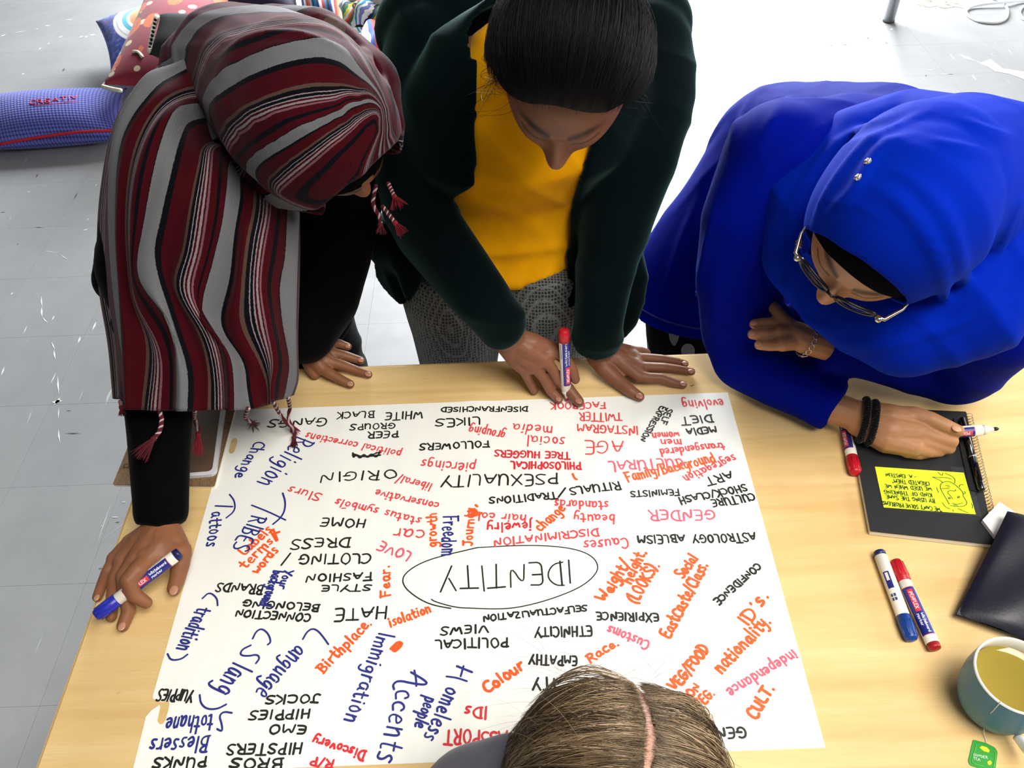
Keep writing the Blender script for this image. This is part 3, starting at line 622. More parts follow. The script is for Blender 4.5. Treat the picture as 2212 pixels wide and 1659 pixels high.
def hand_solid(q):
    """q: dict of chains in (u, v, height over table, radius in mm)"""
    out = []
    for k, ch in q.items():
        pr = [(T(a, b, h), r / 1000) for a, b, h, r in ch]
        out.append(chain(pr, 12))
    return out
def nails(lst, mat, parent):
    for (u, v, h, du, dv, s) in lst:
        p = T(u, v, h); q = T(u + du, v + dv, h); d = unit(q - p); n = unit(np.array([0, -.15, 1]) - d * (d @ np.array([0, -.15, 1]))); x = np.cross(d, n)
        obj('fingernail', *ball(p, x * .0046 * s, d * .0060 * s, n * .0016, 12, 8), mat, parent)
def cloth_mat(name, c, rough=0.85, weave=900, sheen=0.3, var=0.12, bump=0.25, spec=0.04, tint=None):
    s = MB(name, srgb(*c), rough, spec=spec, sheen=sheen); p = s.coord('Object')
    if tint: s.b.inputs['Sheen Tint'].default_value = (*srgb(*tint), 1)
    n = s.noise(p, 14, 3, 0.5); cc = srgb(*c)
    s.color(s.ramp(n, [(0.3, tuple(x * (1 - var) for x in cc)), (0.7, tuple(min(1, x * (1 + var)) for x in cc))]))
    s.bump(s.noise(p, weave * 2.2, 2, 0.6), bump * .8, 0.0006); return s.m
def wr(*waves):
    """wrinkle displacement from a few directional waves with noise-warped phase"""
    def f(V, N):
        out = np.zeros(len(V))
        for (dx, dy, dz, wl, amp, ph) in waves:
            d = unit((dx, dy, dz)); s = V @ d
            warp = .35 * np.sin(V[:, 0] * 17 + ph) + .35 * np.sin(V[:, 1] * 21 + ph * 2) + .3 * np.sin(V[:, 2] * 19 + ph * 3)
            m_ = .5 + .5 * np.sin(V[:, 0] * 9 + V[:, 1] * 7 + V[:, 2] * 11 + ph)
            out += amp * m_ * (1 - np.abs(np.sin(s * math.pi / wl + warp * 1.6))) ** 1.5
        return out
    return f
def ell(c, d1, r1, d2, r2, d3, r3, n=24):
    return ball(np.asarray(c, float), unit(d1) * r1, unit(d2) * r2, unit(d3) * r3, n, n * 2 // 3)
def ring_ell(c, a, b, n=32, nrm=None):
    ang = np.arange(n) * 2 * math.pi / n
    return np.asarray(c, float) + np.cos(ang)[:, None] * np.asarray(a, float) + np.sin(ang)[:, None] * np.asarray(b, float)
def ridges(bv, lines, r, lift=0.0, n=14):
    """raised folds lying on a surface"""
    out = []
    for ln in lines:
        p = on(bv, ln, n, lift)
        if len(p) > 3:
            k = np.linspace(0, 1, len(p)); rr = r * (0.35 + 0.65 * np.sin(np.pi * np.clip(k * .96 + .02, 0, 1)))
            out.append(chain([(p[i], rr[i]) for i in range(len(p))], 8))
    return out
def open_face(me, c, B, test):
    """cut the face opening out of a head covering"""
    bm = bmesh.new(); bm.from_mesh(me); V = np.array([v.co[:] for v in bm.verts]); L = local(V, c, B); kill = test(L)
    bm.verts.ensure_lookup_table(); seen = set(); small = []
    for i0 in np.nonzero(kill)[0]:          # leave stray specks alone, cut only the real openings
        if i0 in seen: continue
        comp = [int(i0)]; seen.add(int(i0)); q = 0
        while q < len(comp):
            for e in bm.verts[comp[q]].link_edges:
                k = e.other_vert(bm.verts[comp[q]]).index
                if kill[k] and k not in seen: seen.add(k); comp.append(k)
            q += 1
        if len(comp) < 120: small += comp
    kill[small] = False
    bmesh.ops.delete(bm, geom=[bm.verts[i] for i in np.nonzero(kill)[0]], context='VERTS')
    bm.verts.ensure_lookup_table(); bd = [v for v in bm.verts if v.is_boundary]
    for _ in range(10):
        new = {}
        for v in bd:
            nb = [e.other_vert(v) for e in v.link_edges if e.is_boundary]
            if len(nb) == 2: new[v] = v.co * .4 + (nb[0].co + nb[1].co) * .3
        for v, c_ in new.items(): v.co = c_
    bm.to_mesh(me); bm.free(); return me
def keep_outside(me, bvs, push=.004):
    """push cloth vertices outwards where an inner surface pokes through"""
    V = arrays(me); 
    return V

UPZ = np.array([0, 0, 1.0])
def plain_hand(wr, d, s, n=(0, 0, 1)):
    """relaxed hand: wrist point, pointing direction, s = +1 thumb on the left of the direction"""
    d = unit(d); n = unit(np.asarray(n, float) - d * (np.asarray(n, float) @ d)); x = np.cross(n, d) * s; out = []
    for k, (o, L) in enumerate([(.030, .068), (.010, .076), (-.010, .070), (-.028, .054)]):
        b = wr + d * .082 + x * o; out.append(chain([(wr + x * o * .5, .021), (wr + d * .045 + x * o * .8, .016), (b, .0115)], 12))
        out.append(chain([(b, .0105), (b + d * L * .42 + n * .004, .009), (b + d * L * .75 - n * .008, .0082), (b + d * L - n * .022, .0072)], 12))
    out.append(chain([(wr + x * .012, .019), (wr + d * .030 + x * .036, .014), (wr + d * .060 + x * .052 - n * .004, .011), (wr + d * .088 + x * .056 - n * .010, .009)], 12))
    return out
SK2 = skin_mat('skin_brown', (128, 82, 58), (26, 16, 12), (104, 54, 46)); NAIL2 = plain('nail_brown', (170, 118, 98), 0.3)
SK1 = skin_mat('skin_warm_brown', (138, 90, 60), (26, 16, 12), (104, 54, 46)); NAIL1 = plain('nail_pale', (190, 140, 112), 0.3)
SK3 = skin_mat('skin_tan', (176, 126, 88), (44, 26, 16), (160, 96, 78)); SK4 = skin_mat('skin_fair', (214, 172, 150), (60, 40, 30), (180, 100, 90))

# ================================================================== person in the middle
p2 = thing('person', 'woman in dark green cardigan and mustard top, writing with a red-capped marker', 'person', (0.05, 0.62, 0))
hc = P(1228, 146, 1.00); HB = basis((-.13, .98, .02), (-1, -.12, .02))
# face turned towards us, so the person's right is at image left
neck = (np.array([.115, .545, 1.245]))
head = head_mesh(hc, HB, 1.0, [chain([(hc - HB[2] * .05 - HB[1] * .03, .058), (neck, .056)], 18)], 'head')
hL = hand_solid({ # left hand flat on the table
 'wrist': [(1288, 715, .10, 26), (1290, 745, .055, 25), (1296, 768, .034, 25)],
 'p1': [(1296, 768, .034, 22), (1335, 780, .028, 17), (1378, 812, .020, 12)], 'p2': [(1296, 766, .034, 24), (1335, 776, .030, 18), (1378, 794, .022, 12)],
 'p3': [(1298, 760, .034, 22), (1335, 764, .028, 17), (1374, 775, .020, 12)], 'p4': [(1300, 755, .032, 20), (1335, 757, .026, 15), (1366, 760, .018, 11)],
 'cross': [(1378, 812, .020, 11), (1378, 794, .022, 12), (1374, 775, .020, 12), (1366, 760, .018, 10)],
 'f1': [(1378, 812, .020, 11), (1400, 816, .018, 9.5), (1427, 817, .016, 9), (1457, 827, .011, 8), (1476, 831, .008, 7)],
 'f2': [(1378, 794, .022, 11), (1402, 794, .020, 9.5), (1434, 795, .017, 9.2), (1470, 799, .011, 8), (1494, 803, .008, 7)],
 'f3': [(1374, 775, .020, 11), (1398, 774, .019, 9), (1428, 776, .016, 8.6), (1461, 781, .011, 7.6), (1480, 786, .008, 6.6)],
 'f4': [(1366, 760, .018, 10), (1384, 758, .013, 8), (1398, 761, .006, 6.5)],
 'th': [(1296, 775, .030, 20), (1306, 797, .024, 16), (1333, 821, .017, 12.5), (1362, 845, .012, 11), (1382, 857, .009, 8.5)]})
hR = hand_solid({ # right hand round the marker
 'wrist': [(1075, 700, .16, 28), (1092, 719, .128, 27), (1108, 735, .105, 26)],
 'b1': [(1108, 735, .105, 22), (1150, 742, .10, 18), (1200, 756, .085, 12)], 'b2': [(1108, 735, .105, 24), (1140, 755, .095, 20), (1176, 776, .082, 12)],
 'b3': [(1106, 740, .10, 24), (1125, 765, .085, 20), (1155, 790, .070, 12)], 'b4': [(1100, 745, .10, 22), (1115, 775, .075, 17), (1134, 800, .058, 11)],
 'cross': [(1200, 756, .085, 12), (1176, 776, .082, 12), (1155, 790, .07, 12), (1134, 800, .058, 11)],
 'f1': [(1200, 756, .085, 12), (1222, 778, .078, 10), (1235, 796, .064, 9.5), (1243, 820, .044, 8)],
 'f2': [(1176, 776, .082, 11.5), (1194, 798, .064, 9.5), (1204, 822, .04, 8)],
 'f3': [(1155, 790, .07, 11), (1174, 816, .046, 9.2), (1190, 845, .020, 8.5), (1207, 863, .009, 7.5)],
 'f4': [(1134, 800, .058, 10.5), (1142, 820, .034, 8.6), (1154, 843, .011, 7.8)],
 'th': [(1140, 760, .07, 18), (1185, 800, .045, 14), (1226, 838, .026, 10.5), (1251, 868, .011, 9)]})
ARM_A = [(P(935, 110, 1.40), .082), (P(905, 200, 1.38), .072), (P(893, 330, 1.37), .064), (P(902, 440, 1.37), .060), (P(930, 500, 1.36), .055), (T(1040, 645, .20), .046), (T(1082, 700, .150), .040), (T(1093, 717, .130), .038)]
ARM_B = [(P(1385, 110, 1.38), .085), (P(1402, 200, 1.36), .076), (P(1375, 330, 1.36), .070), (P(1335, 460, 1.38), .060), (P(1308, 580, 1.41), .050), (T(1292, 700, .110), .042), (T(1291, 742, .058), .040)]
hands = blob(hL, .0018, 3); hands2 = blob(hR, .0018, 3)
trunk = blob([loft([ring_ell((.035, .61, .86), (.15, 0, 0), (0, .10, 0)), ring_ell((.05, .60, .98), (.12, 0, 0), (0, .085, 0)), ring_ell((.075, .555, 1.10), (.14, 0, 0), (0, .10, .01)), ring_ell((.10, .57, 1.20), (.15, 0, 0), (0, .07, .03)), ring_ell(neck, (.05, 0, 0), (0, .04, .04))]),
    chain([(p, r * .55) for p, r in ARM_A]), chain([(p, r * .55) for p, r in ARM_B]),
    chain([(np.array([-.04, .60, .84]), .085), (np.array([-.04, .58, .45]), .055), (np.array([-.04, .62, .08]), .035), (np.array([-.04, .50, .03]), .03)]), chain([(np.array([.11, .60, .84]), .085), (np.array([.11, .58, .45]), .055), (np.array([.11, .62, .08]), .035), (np.array([.11, .50, .03]), .03)])], .009, 3)
merge('body', [head, hands, hands2, trunk], SK2, p2)
nails([(1476, 829, .0155, 8, 1, 1), (1493, 802, .0155, 8, 1, 1), (1480, 785, .015, 8, 2, 1), (1381, 855, .0175, 9, 5, 1.25), (1250, 866, .020, 5, 6, 1.2), (1206, 862, .0165, 5, 5, 1)], NAIL2, p2)
# mustard top
must = cloth_mat('mustard_jersey', (232, 162, 8), 0.85, 700, 0.06)
sx = 1.0
top_me = blob([loft([ring_ell((.042, .585, .855), (.168, 0, 0), (0, .128, 0)), ring_ell((.045, .59, .90), (.160, 0, 0), (0, .120, 0)), ring_ell((.055, .59, .99), (.150, 0, 0), (0, .118, 0)), ring_ell((.08, .55, 1.09), (.160, 0, 0), (0, .120, .01)), ring_ell((.10, .56, 1.17), (.150, 0, 0), (0, .095, .03)), ring_ell((.112, .55, 1.235), (.085, 0, 0), (0, .062, .04)), ring_ell((.114, .545, 1.245), (.07, 0, 0), (0, .05, .03))])], .006, 6, 'top',
    wr((.1, .5, 1, .07, .009, 1.0), (-.6, 0, 1, .10, .010, 2.2), (.7, 0, .7, .09, .006, 4.0)))
link('top', top_me, must, p2)
# patterned trousers
tr = MB('trouser_knit', srgb(58, 60, 62), 0.85, sheen=0.2); pc = tr.coord('Object')
vo = tr.n('ShaderNodeTexVoronoi', feature='DISTANCE_TO_EDGE'); vo.inputs['Scale'].default_value = 175; vo.inputs['Randomness'].default_value = 0.25; tr.l(tr.mapping(pc, (1, 1, .8)), vo.inputs['Vector'])
tr.color(tr.ramp(vo.outputs[0], [(0.0, srgb(104, 108, 108)), (0.12, srgb(86, 90, 90)), (0.2, srgb(26, 28, 30)), (1, srgb(20, 22, 24))])); tr.bump(vo.outputs[0], .3, .001)
leg = lambda x: loft([ring_ell((x * .9 + .035 * .1, .57, .86), (.095, 0, 0), (0, .115, 0)), ring_ell((x, .545, .78), (.09, 0, 0), (0, .105, 0)), ring_ell((x, .55, .60), (.08, 0, 0), (0, .09, 0)), ring_ell((x, .58, .40), (.065, 0, 0), (0, .07, 0)), ring_ell((x, .60, .12), (.055, 0, 0), (0, .06, 0))])
link('trousers', blob([leg(-.052), leg(.128), loft([ring_ell((.04, .585, .76), (.165, 0, 0), (0, .12, 0)), ring_ell((.04, .59, .90), (.160, 0, 0), (0, .118, 0)), ring_ell((.04, .595, .97), (.14, 0, 0), (0, .10, 0))])], .007, 4, 'trousers', wr((1, 0, .3, .11, .006, 2.0))), tr.m, p2)
shoe = plain('shoe_black', (24, 24, 26), 0.4)
for x in (-.052, .128): link('shoe', blob([chain([((x, .64, .035), .038), ((x, .50, .032), .036)])], .006, 3), shoe, p2)
# cardigan: an open shell plus two sleeves
def shell(rings, th):
    """rings: (centre, a, b, ang0, ang1) - open at the front; returns a thick closed strip"""
    n = 40; O = []; I = []
    for c, a, b, t0, t1 in rings:
        c = np.asarray(c, float); a = np.asarray(a, float); b = np.asarray(b, float)
        t = np.radians(np.linspace(t0, t1, n))[:, None]; d = np.cos(t) * a + np.sin(t) * b
        O.append(c + d); I.append(c + d * (1 - th / np.linalg.norm(d, axis=1)[:, None]))
    m_ = len(rings); V = np.concatenate(O + I); off = m_ * n; Fc = []
    for j in range(m_ - 1):
        for i in range(n - 1):
            q = (j * n + i, j * n + i + 1, (j + 1) * n + i + 1, (j + 1) * n + i)
            Fc.append(q); Fc.append(tuple(off + k for k in reversed(q)))
        for i in (0, n - 1):
            q = (j * n + i, (j + 1) * n + i, off + (j + 1) * n + i, off + j * n + i); Fc.append(q)
    for j in (0, m_ - 1):
        for i in range(n - 1): Fc.append((j * n + i, j * n + i + 1, off + j * n + i + 1, off + j * n + i))
    return V, Fc
# angles: 270 deg is the front (towards -y); opening from the right edge round the back to the left edge
card = cloth_mat('green_wool', (3, 12, 14), 0.95, 520, 0.3, 0.1, 0.35, 0.05, (120, 170, 165))
crings = [((.035, .60, .80), (.235, 0, 0), (0, .175, 0), -58, 222), ((.04, .60, .90), (.205, 0, 0), (0, .150, 0), -52, 224), ((.055, .595, 1.00), (.185, 0, 0), (0, .138, 0), -50, 232), ((.08, .555, 1.09), (.195, 0, 0), (0, .142, .012), -60, 249), ((.10, .565, 1.17), (.195, 0, 0), (0, .125, .04), -60, 243), ((.108, .565, 1.215), (.165, 0, 0), (0, .105, .05), -62, 236), ((.112, .56, 1.245), (.11, 0, 0), (0, .075, .05), -64, 212)]
sl = chain(ARM_A, 18, True)
sr = chain(ARM_B, 18, True)
trap = chain([(P(905, 60, 1.42), .075), (P(1000, 40, 1.38), .055), (P(1085, 40, 1.36), .03)], 16)
trap2 = chain([(P(1400, 60, 1.40), .075), (P(1330, 40, 1.37), .055), (P(1270, 40, 1.36), .03)], 16)
tail = chain([(np.array([-.16, .60, .86]), .05), (P(885, 560, 1.47), .035), (P(885, 620, 1.47), .018), (P(882, 648, 1.47), .008)], 12)
tail2 = chain([(np.array([.235, .62, .90]), .05), (P(1362, 600, 1.5), .034), (P(1355, 690, 1.52), .022), (P(1345, 725, 1.53), .01)], 12)
cme = blob([shell(crings, .014), sl, sr, tail, tail2, trap, trap2, sph(P(965, 150, 1.43), .095), sph(P(1350, 150, 1.42), .09)], .0055, 8, 'cardigan', wr((.2, .3, 1, .09, .005, .5), (1, .2, .6, .12, .006, 3.0)))
# hollow the cuffs a little and leave the front open
link('cardigan', cme, card, p2)
# hair: close cap with strands
def hair_strands(n, roots, path, rad, segs=9, seed=1):
    """n strands; roots(k)->(point, normal); path gives the polyline"""
    parts = []; 
    ang = np.arange(3) * 2 * math.pi / 3
    for k in range(n):
        pl = path(k)
        if pl is None or len(pl) < 3: continue
        t, A, B_ = frames(pl); s = np.linspace(0, 1, len(pl)); rr = rad * (1 - .75 * s ** 2) * np.clip(.15 + s * 5, 0, 1)
        parts.append(loft([pl[i] + rr[i] * (np.cos(ang)[:, None] * A[i] + np.sin(ang)[:, None] * B_[i]) for i in range(len(pl))], False))
    return join(parts)
X, Y, Z = HB
hm2 = MB('hair_black', srgb(14, 11, 12), 0.5, spec=0.18); hp = hm2.coord('Object')
hm2.color(hm2.ramp(hm2.noise(hp, 30, 3), [(0.3, srgb(5, 5, 8)), (0.8, srgb(15, 12, 14))]))
def cap_hair(L):     # hair line in head-local coordinates: True where skin shows
    x, y, z = L[:, 0], L[:, 1], L[:, 2]
    return (y > .005) & (z < .086 - 5.5 * x * x + .003 * np.sin(x * 70 + 1)) | ((z < -.01) & (y > .012)) | (z < -.075)
cap = blob([ball(hc + Z * .006 - Y * .006, X * .098, Y * .110, Z * .127, 48, 32), ell(hc - Y * .10 - Z * .02, X, .08, Y, .06, Z, .07), ell(hc - X * .055 - Y * .01 - Z * .01, X, .045, Y, .065, Z, .07), ell(hc + X * .05 - Y * .01 - Z * .01, X, .045, Y, .06, Z, .07)], .004, 4, 'hair_cap', lambda V, N: .0006 * np.sin((V - hc) @ X * 420 + 3 * np.sin((V - hc) @ Y * 30)) + .0004 * np.sin((V - hc) @ X * 900 + 2 * np.sin((V - hc) @ Z * 40)))
cap = open_face(cap, hc, HB, cap_hair)
ho = link('hair', cap, hm2.m, p2)
bv = bvh_of(cap)
def path2(k):
    a = rng.uniform(-1.35, 1.35); x0 = math.sin(a); z0 = math.cos(a); p = []
    wob = rng.uniform(0, 6); outl = rng.uniform(.0005, .004) if rng.random() < .93 else rng.uniform(.006, .014); y1 = rng.uniform(.0, .095)
    while y1 > .02 and True:
        r_1 = math.sqrt(max(.08, 1 - (y1 / .112) ** 2)); xx_ = x0 * .1 * r_1
        if z0 * .13 * r_1 > .086 - 5.5 * xx_ * xx_: break
        y1 -= .006
    for s in np.linspace(0, 1, 9):
        yy = y1 - s * .17
        rr = math.sqrt(max(.08, 1 - (yy / .112) ** 2)); e = 1 + outl * 10 * s
        p.append(hc + X * (x0 * .101 * rr * e + .0015 * math.sin(wob + s * 5)) + Y * yy + Z * (z0 * .131 * rr * e + .004))
    return np.array(p)
so = obj('loose_strands', *hair_strands(1500, None, path2, .00035), hm2.m, ho); tag(so, kind='stuff')
def path2b(k):   # wisps at the temple
    s_ = 1 if rng.random() < .6 else -1; st = hc + X * s_ * rng.uniform(.07, .085) + Y * rng.uniform(.0, .04) + Z * rng.uniform(-.02, .05)
    d = X * s_ * rng.uniform(0, .03) + Y * rng.uniform(-.01, .03) - Z * rng.uniform(.02, .06); c2 = X * rng.normal(0, .012) + Y * rng.normal(0, .012)
    return np.array([st + d * t + c2 * math.sin(t * 4) for t in np.linspace(0, 1, 8)])
so = obj('loose_strands', *hair_strands(60, None, path2b, .0003), hm2.m, ho); tag(so, kind='stuff')
# ================================================================== woman in blue on the right
p3 = thing('person', 'woman in a bright blue hijab and tunic with glasses, leaning on the table', 'person', (0.45, 0.85, 0))
h3 = P(1926, 480, .99); B3 = basis((-.60, .76, .10), (-.78, -.62, .10))
def bz(c, B, x, y, z): return c + B[0] * x + B[1] * y + B[2] * z
n3 = P(1990, 560, 1.16)
head3 = head_mesh(h3, B3, 1.03, [chain([(bz(h3, B3, 0, -.03, -.05), .056), (n3, .055)], 18)], 'head')
g1 = hand_solid({ # right hand holding a marker, resting on the notebook
 'wr': [(1770, 875, .045, 27), (1822, 888, .042, 26), (1858, 903, .042, 25)],
 'b1': [(1858, 895, .045, 24), (1920, 903, .052, 23), (1985, 905, .055, 16)], 'b2': [(1858, 905, .042, 25), (1920, 930, .044, 26), (1985, 935, .045, 19)], 'b3': [(1858, 912, .038, 24), (1915, 948, .036, 23), (1972, 965, .034, 17)],
 'th': [(1930, 900, .052, 18), (1975, 898, .060, 15), (2010, 906, .064, 12.5), (2042, 920, .062, 11.5), (2070, 931, .058, 9.5)],
 'f1': [(1990, 935, .048, 14), (2020, 944, .046, 11.5), (2056, 953, .042, 10.5), (2050, 962, .034, 10)],
 'f2': [(1985, 950, .040, 14), (2015, 960, .036, 11.5), (2050, 968, .030, 10), (2030, 968, .024, 9)],
 'f3': [(1975, 965, .032, 14), (2005, 975, .028, 10.5), (2030, 975, .024, 9)], 'f4': [(1960, 972, .028, 13), (1985, 980, .022, 10), (2005, 978, .019, 9)]})
g2 = hand_solid({ # left hand tucked over the right elbow
 'wr': [(1790, 748, 0.140, 23), (1745, 735, 0.152, 23), (1718, 724, 0.158, 22)],
 'b1': [(1718, 724, 0.158, 20), (1690, 702, 0.165, 13)], 'b2': [(1718, 724, 0.158, 21), (1686, 720, 0.162, 14)], 'b3': [(1718, 730, 0.155, 20), (1690, 742, 0.156, 13)],
 'f1': [(1690, 700, 0.165, 10.5), (1660, 698, 0.164, 9.5), (1630, 700, 0.160, 8.5)], 'f2': [(1686, 722, 0.162, 10.5), (1655, 722, 0.161, 9.5), (1626, 722, 0.156, 8.5)], 'f3': [(1690, 744, 0.156, 10), (1662, 746, 0.154, 9), (1640, 745, 0.150, 8)],
 'th': [(1712, 712, 0.165, 14), (1692, 690, 0.172, 11), (1676, 670, 0.176, 9.5), (1664, 655, 0.176, 8.5)]})
A3 = [(P(1690, 350, 1.27), .088), (P(1625, 480, 1.30), .078), (P(1600, 600, 1.34), .070), (T(1600, 715, .085), .064), (T(1612, 768, .062), .055), (T(1680, 815, .056), .050), (T(1755, 850, .050), .046), (T(1806, 877, .047), .043)]
A4 = [(P(2170, 400, 1.16), .095), (P(2185, 560, 1.19), .092), (P(2140, 680, 1.23), .088), (T(2065, 780, .078), .072), (T(1980, 775, .090), .056), (T(1880, 762, .125), .044), (T(1790, 749, .143), .036)]
trunk3 = blob([chain([(P(1650, 340, 1.78), .12), (P(1830, 340, 1.5), .085), (P(1960, 400, 1.30), .09), (n3, .055)]), chain([(p, r * .55) for p, r in A3]), chain([(p, r * .55) for p, r in A4]),
    chain([(np.array([.54, .82, .82]), .075), (np.array([.45, .72, .45]), .055), (np.array([.45, .76, .08]), .035), (np.array([.45, .64, .03]), .03)]), chain([(np.array([.66, .86, .82]), .075), (np.array([.62, .78, .45]), .055), (np.array([.62, .82, .08]), .035), (np.array([.62, .70, .03]), .03)])], .009, 3)
merge('body', [head3, blob(g1, .0018, 3), blob(g2, .0018, 3), trunk3], SK3, p3)
N3 = plain('nail_tan', (214, 160, 130), 0.3)
nails([(2066, 926, .070, 8, 4, 1.2), (1629, 698, .168, -8, 0, 1), (1625, 720, .164, -8, 0, 1), (1638, 743, .158, -8, 0, 1)], N3, p3)
blue = cloth_mat('blue_jersey', (0, 14, 128), 0.8, 600, 0.05, 0.06, 0.2, 0.03, (90, 140, 255))
# tunic with sleeves and flared skirt
rg = lambda c, r, u=1.0: ring_ell(c, RX * r, np.array([0, 1, 0.0]) * r * u)
base3 = [loft([ring_ell((.485, .69, .622), (.192, 0, 0), (0, .15, 0)), ring_ell((.525, .74, .70), (.18, 0, 0), (0, .145, 0)), ring_ell((.585, .80, .80), (.155, 0, 0), (0, .135, 0)), ring_ell((.625, .85, .92), (.12, 0, 0), (0, .10, 0))]),
    chain([(P(1690, 345, 1.75), .155), (P(1800, 330, 1.58), .128), (P(1900, 350, 1.42), .125), (P(2000, 400, 1.28), .115), (P(2050, 460, 1.2), .10)], 24), chain([(P(1690, 350, 1.27), .088), (P(1830, 340, 1.36), .10), (P(2010, 350, 1.28), .09), (P(2170, 400, 1.18), .09)], 20),
    chain(A3, 20, True), chain(A4, 20, True), sph(P(1790, 690, 1.34), .065), sph(P(1700, 790, 1.36), .03)]
tmp = blob(base3, .009, 4); bvt = bvh_of(tmp)
FR = ridges(bvt, [[(1632, 190), (1600, 260), (1572, 330)], [(1700, 200), (1660, 280), (1640, 340)], [(1900, 215), (1760, 290), (1660, 370), (1600, 450)], [(1960, 250), (1820, 310), (1720, 400)], [(1520, 400), (1480, 500), (1440, 620), (1410, 690)], [(1545, 420), (1530, 520), (1500, 660)], [(1560, 600), (1540, 700), (1560, 780)],
    [(1640, 800), (1700, 830), (1760, 860)], [(2110, 640), (2060, 720), (1950, 780)], [(2180, 600), (2150, 700), (2090, 770)]], .011, -.003)
me = blob(base3 + FR, .006, 5, 'tunic', wr((.3, 1, -.4, .13, .006, .7), (1, -.2, .5, .10, .004, 2.9)))
link('tunic', me, blue, p3)
hem = ring_ell((.492, .696, .650), (.193, 0, 0), (0, .149, 0), 64); obj('hem_seam', *tube(np.vstack([hem, hem[:1]]), .0016, 6), plain('blue_seam', (6, 22, 110), .9), p3)
# black trousers with pale petals
lg = MB('petal_trousers', srgb(8, 8, 11), 0.9, spec=.03); lp = lg.coord('Object'); lv = lg.n('ShaderNodeTexVoronoi'); lv.inputs['Scale'].default_value = 12; lg.l(lg.mapping(lp, (1.5, 1.5, .8), (.03, 0, .02)), lv.inputs['Vector'])
lg.color(lg.ramp(lv.outputs['Distance'], [(0, srgb(120, 120, 124)), (0.24, srgb(110, 110, 114)), (0.26, srgb(12, 12, 16))]))
leg3 = link('trousers', blob([chain([((.56, .80, .76), .09), ((.455, .70, .56), .105), ((.455, .70, .42), .085), ((.45, .74, .12), .06)], 18, True), chain([((.66, .84, .76), .09), ((.60, .76, .56), .095), ((.62, .78, .12), .06)], 18, True)], .008, 4), lg.m, p3)
bvl = bvh_of(leg3.data); ptm = plain('petal_grey', (112, 112, 118), .8)
for u, v, a, b in [(1456, 727, 11, 20), (1486, 758, 15, 16), (1400, 790, 12, 18), (1440, 815, 14, 14)]:
    ring = [hit(bvl, u + a * math.cos(t) * (1 if v != 727 else 1 - .35 * math.sin(t)), v + b * math.sin(t))[0] for t in np.linspace(0, 2 * math.pi, 17)[:-1]]; c_ = hit(bvl, u, v)[0]
    if c_ is not None and all(q is not None for q in ring):
        V = np.array([c_] + ring) - unit(ray(u, v)) * .002; obj('petal_print', V, [(0, 1 + i, 1 + (i + 1) % 16) for i in range(16)], ptm, p3)
for x, y in ((.45, .70), (.62, .78)): link('shoe', blob([chain([((x, y + .04, .035), .038), ((x, y - .10, .032), .036)])], .006, 3), shoe, p3)
# hijab
knit = cloth_mat('blue_crepe', (0, 34, 160), 0.8, 450, 0.05, 0.05, 0.45, 0.03, (90, 150, 255))
X, Y, Z = B3
hb = [ball(h3 + Z * .006 - Y * .010, X * .098, Y * .114, Z * .124, 40, 28), chain([(h3 + Z * .0 - Y * .055, .096), (P(2060, 400, 1.10), .115), (P(2140, 420, 1.14), .120), (P(2170, 520, 1.14), .105)], 22),
    chain([(P(2060, 330, 1.16), .075), (P(1960, 300, 1.25), .070), (P(1850, 340, 1.24), .072), (P(1760, 450, 1.22), .070), (P(1745, 550, 1.22), .062), (P(1800, 628, 1.20), .055), (P(1870, 680, 1.15), .058), (P(1960, 700, 1.11), .07), (P(2080, 640, 1.09), .085), (P(2160, 540, 1.10), .095)], 20),
    ball(P(1900, 630, 1.22), RX * .11, RD * .08, RF * .06, 24, 16), chain([(bz(h3, B3, -.062, .0, -.06), .028), (bz(h3, B3, -.04, .035, -.112), .028), (bz(h3, B3, .0, .045, -.125), .028), (bz(h3, B3, .04, .035, -.112), .028), (bz(h3, B3, .062, .0, -.06), .028)], 14)]
tmp = blob(hb, .008, 4); bvh = bvh_of(tmp)
HR = ridges(bvh, [[(1895, 365), (1960, 380), (2040, 470), (2075, 590), (2060, 680)], [(1850, 395), (1930, 425), (2010, 520), (2040, 620), (2020, 690)], [(1760, 480), (1840, 420), (1900, 330), (1990, 290)], [(1740, 560), (1780, 440), (1860, 330), (1980, 255), (2040, 235)],
    [(1700, 520), (1740, 400), (1830, 300), (1960, 240)], [(1980, 700), (2080, 640), (2150, 540), (2205, 420)], [(1940, 730), (2060, 700), (2140, 620), (2200, 510)], [(1760, 700), (1830, 740), (1930, 740), (2050, 700)], [(1720, 620), (1750, 690), (1830, 720)], [(1700, 600), (1700, 700), (1740, 760)], [(2000, 300), (2090, 330), (2170, 330)], [(2060, 250), (2130, 290), (2205, 300)]], .0105, -.003, 16)
def hd(V, N):
    L = local(V, h3, B3); r = np.hypot(L[:, 0] / .1, L[:, 2] / .13)
    return wr((.7, .2, .6, .085, .005, 1.7))(V, N) * (r > .9)
hj = blob(hb + HR, .0042, 5, 'hijab', hd)
def face3(L):
    x, y, z = L[:, 0], L[:, 1], L[:, 2]
    return (y > .02) & ((x / .071) ** 2 + ((z + .006) / .090) ** 2 < 1)
hj = open_face(hj, h3, B3, face3)
ho3 = link('hijab', hj, knit, p3); md = ho3.modifiers.new('t', 'SOLIDIFY'); md.thickness = .003; md.offset = 0
# black underscarf on the forehead
us = blob([ball(h3 + Z * .006 - Y * .006, X * .084, Y * .106, Z * .122, 40, 28)], .004, 2)
us = open_face(us, h3, B3, lambda L: ((L[:, 1] > .0) & ((L[:, 0] / .064) ** 2 + ((L[:, 2] + .022) / .076) ** 2 < 1)) | (L[:, 2] < -.02))
link('underscarf', us, MB('underscarf_black', srgb(6, 6, 10), .95, spec=.03).m, p3)
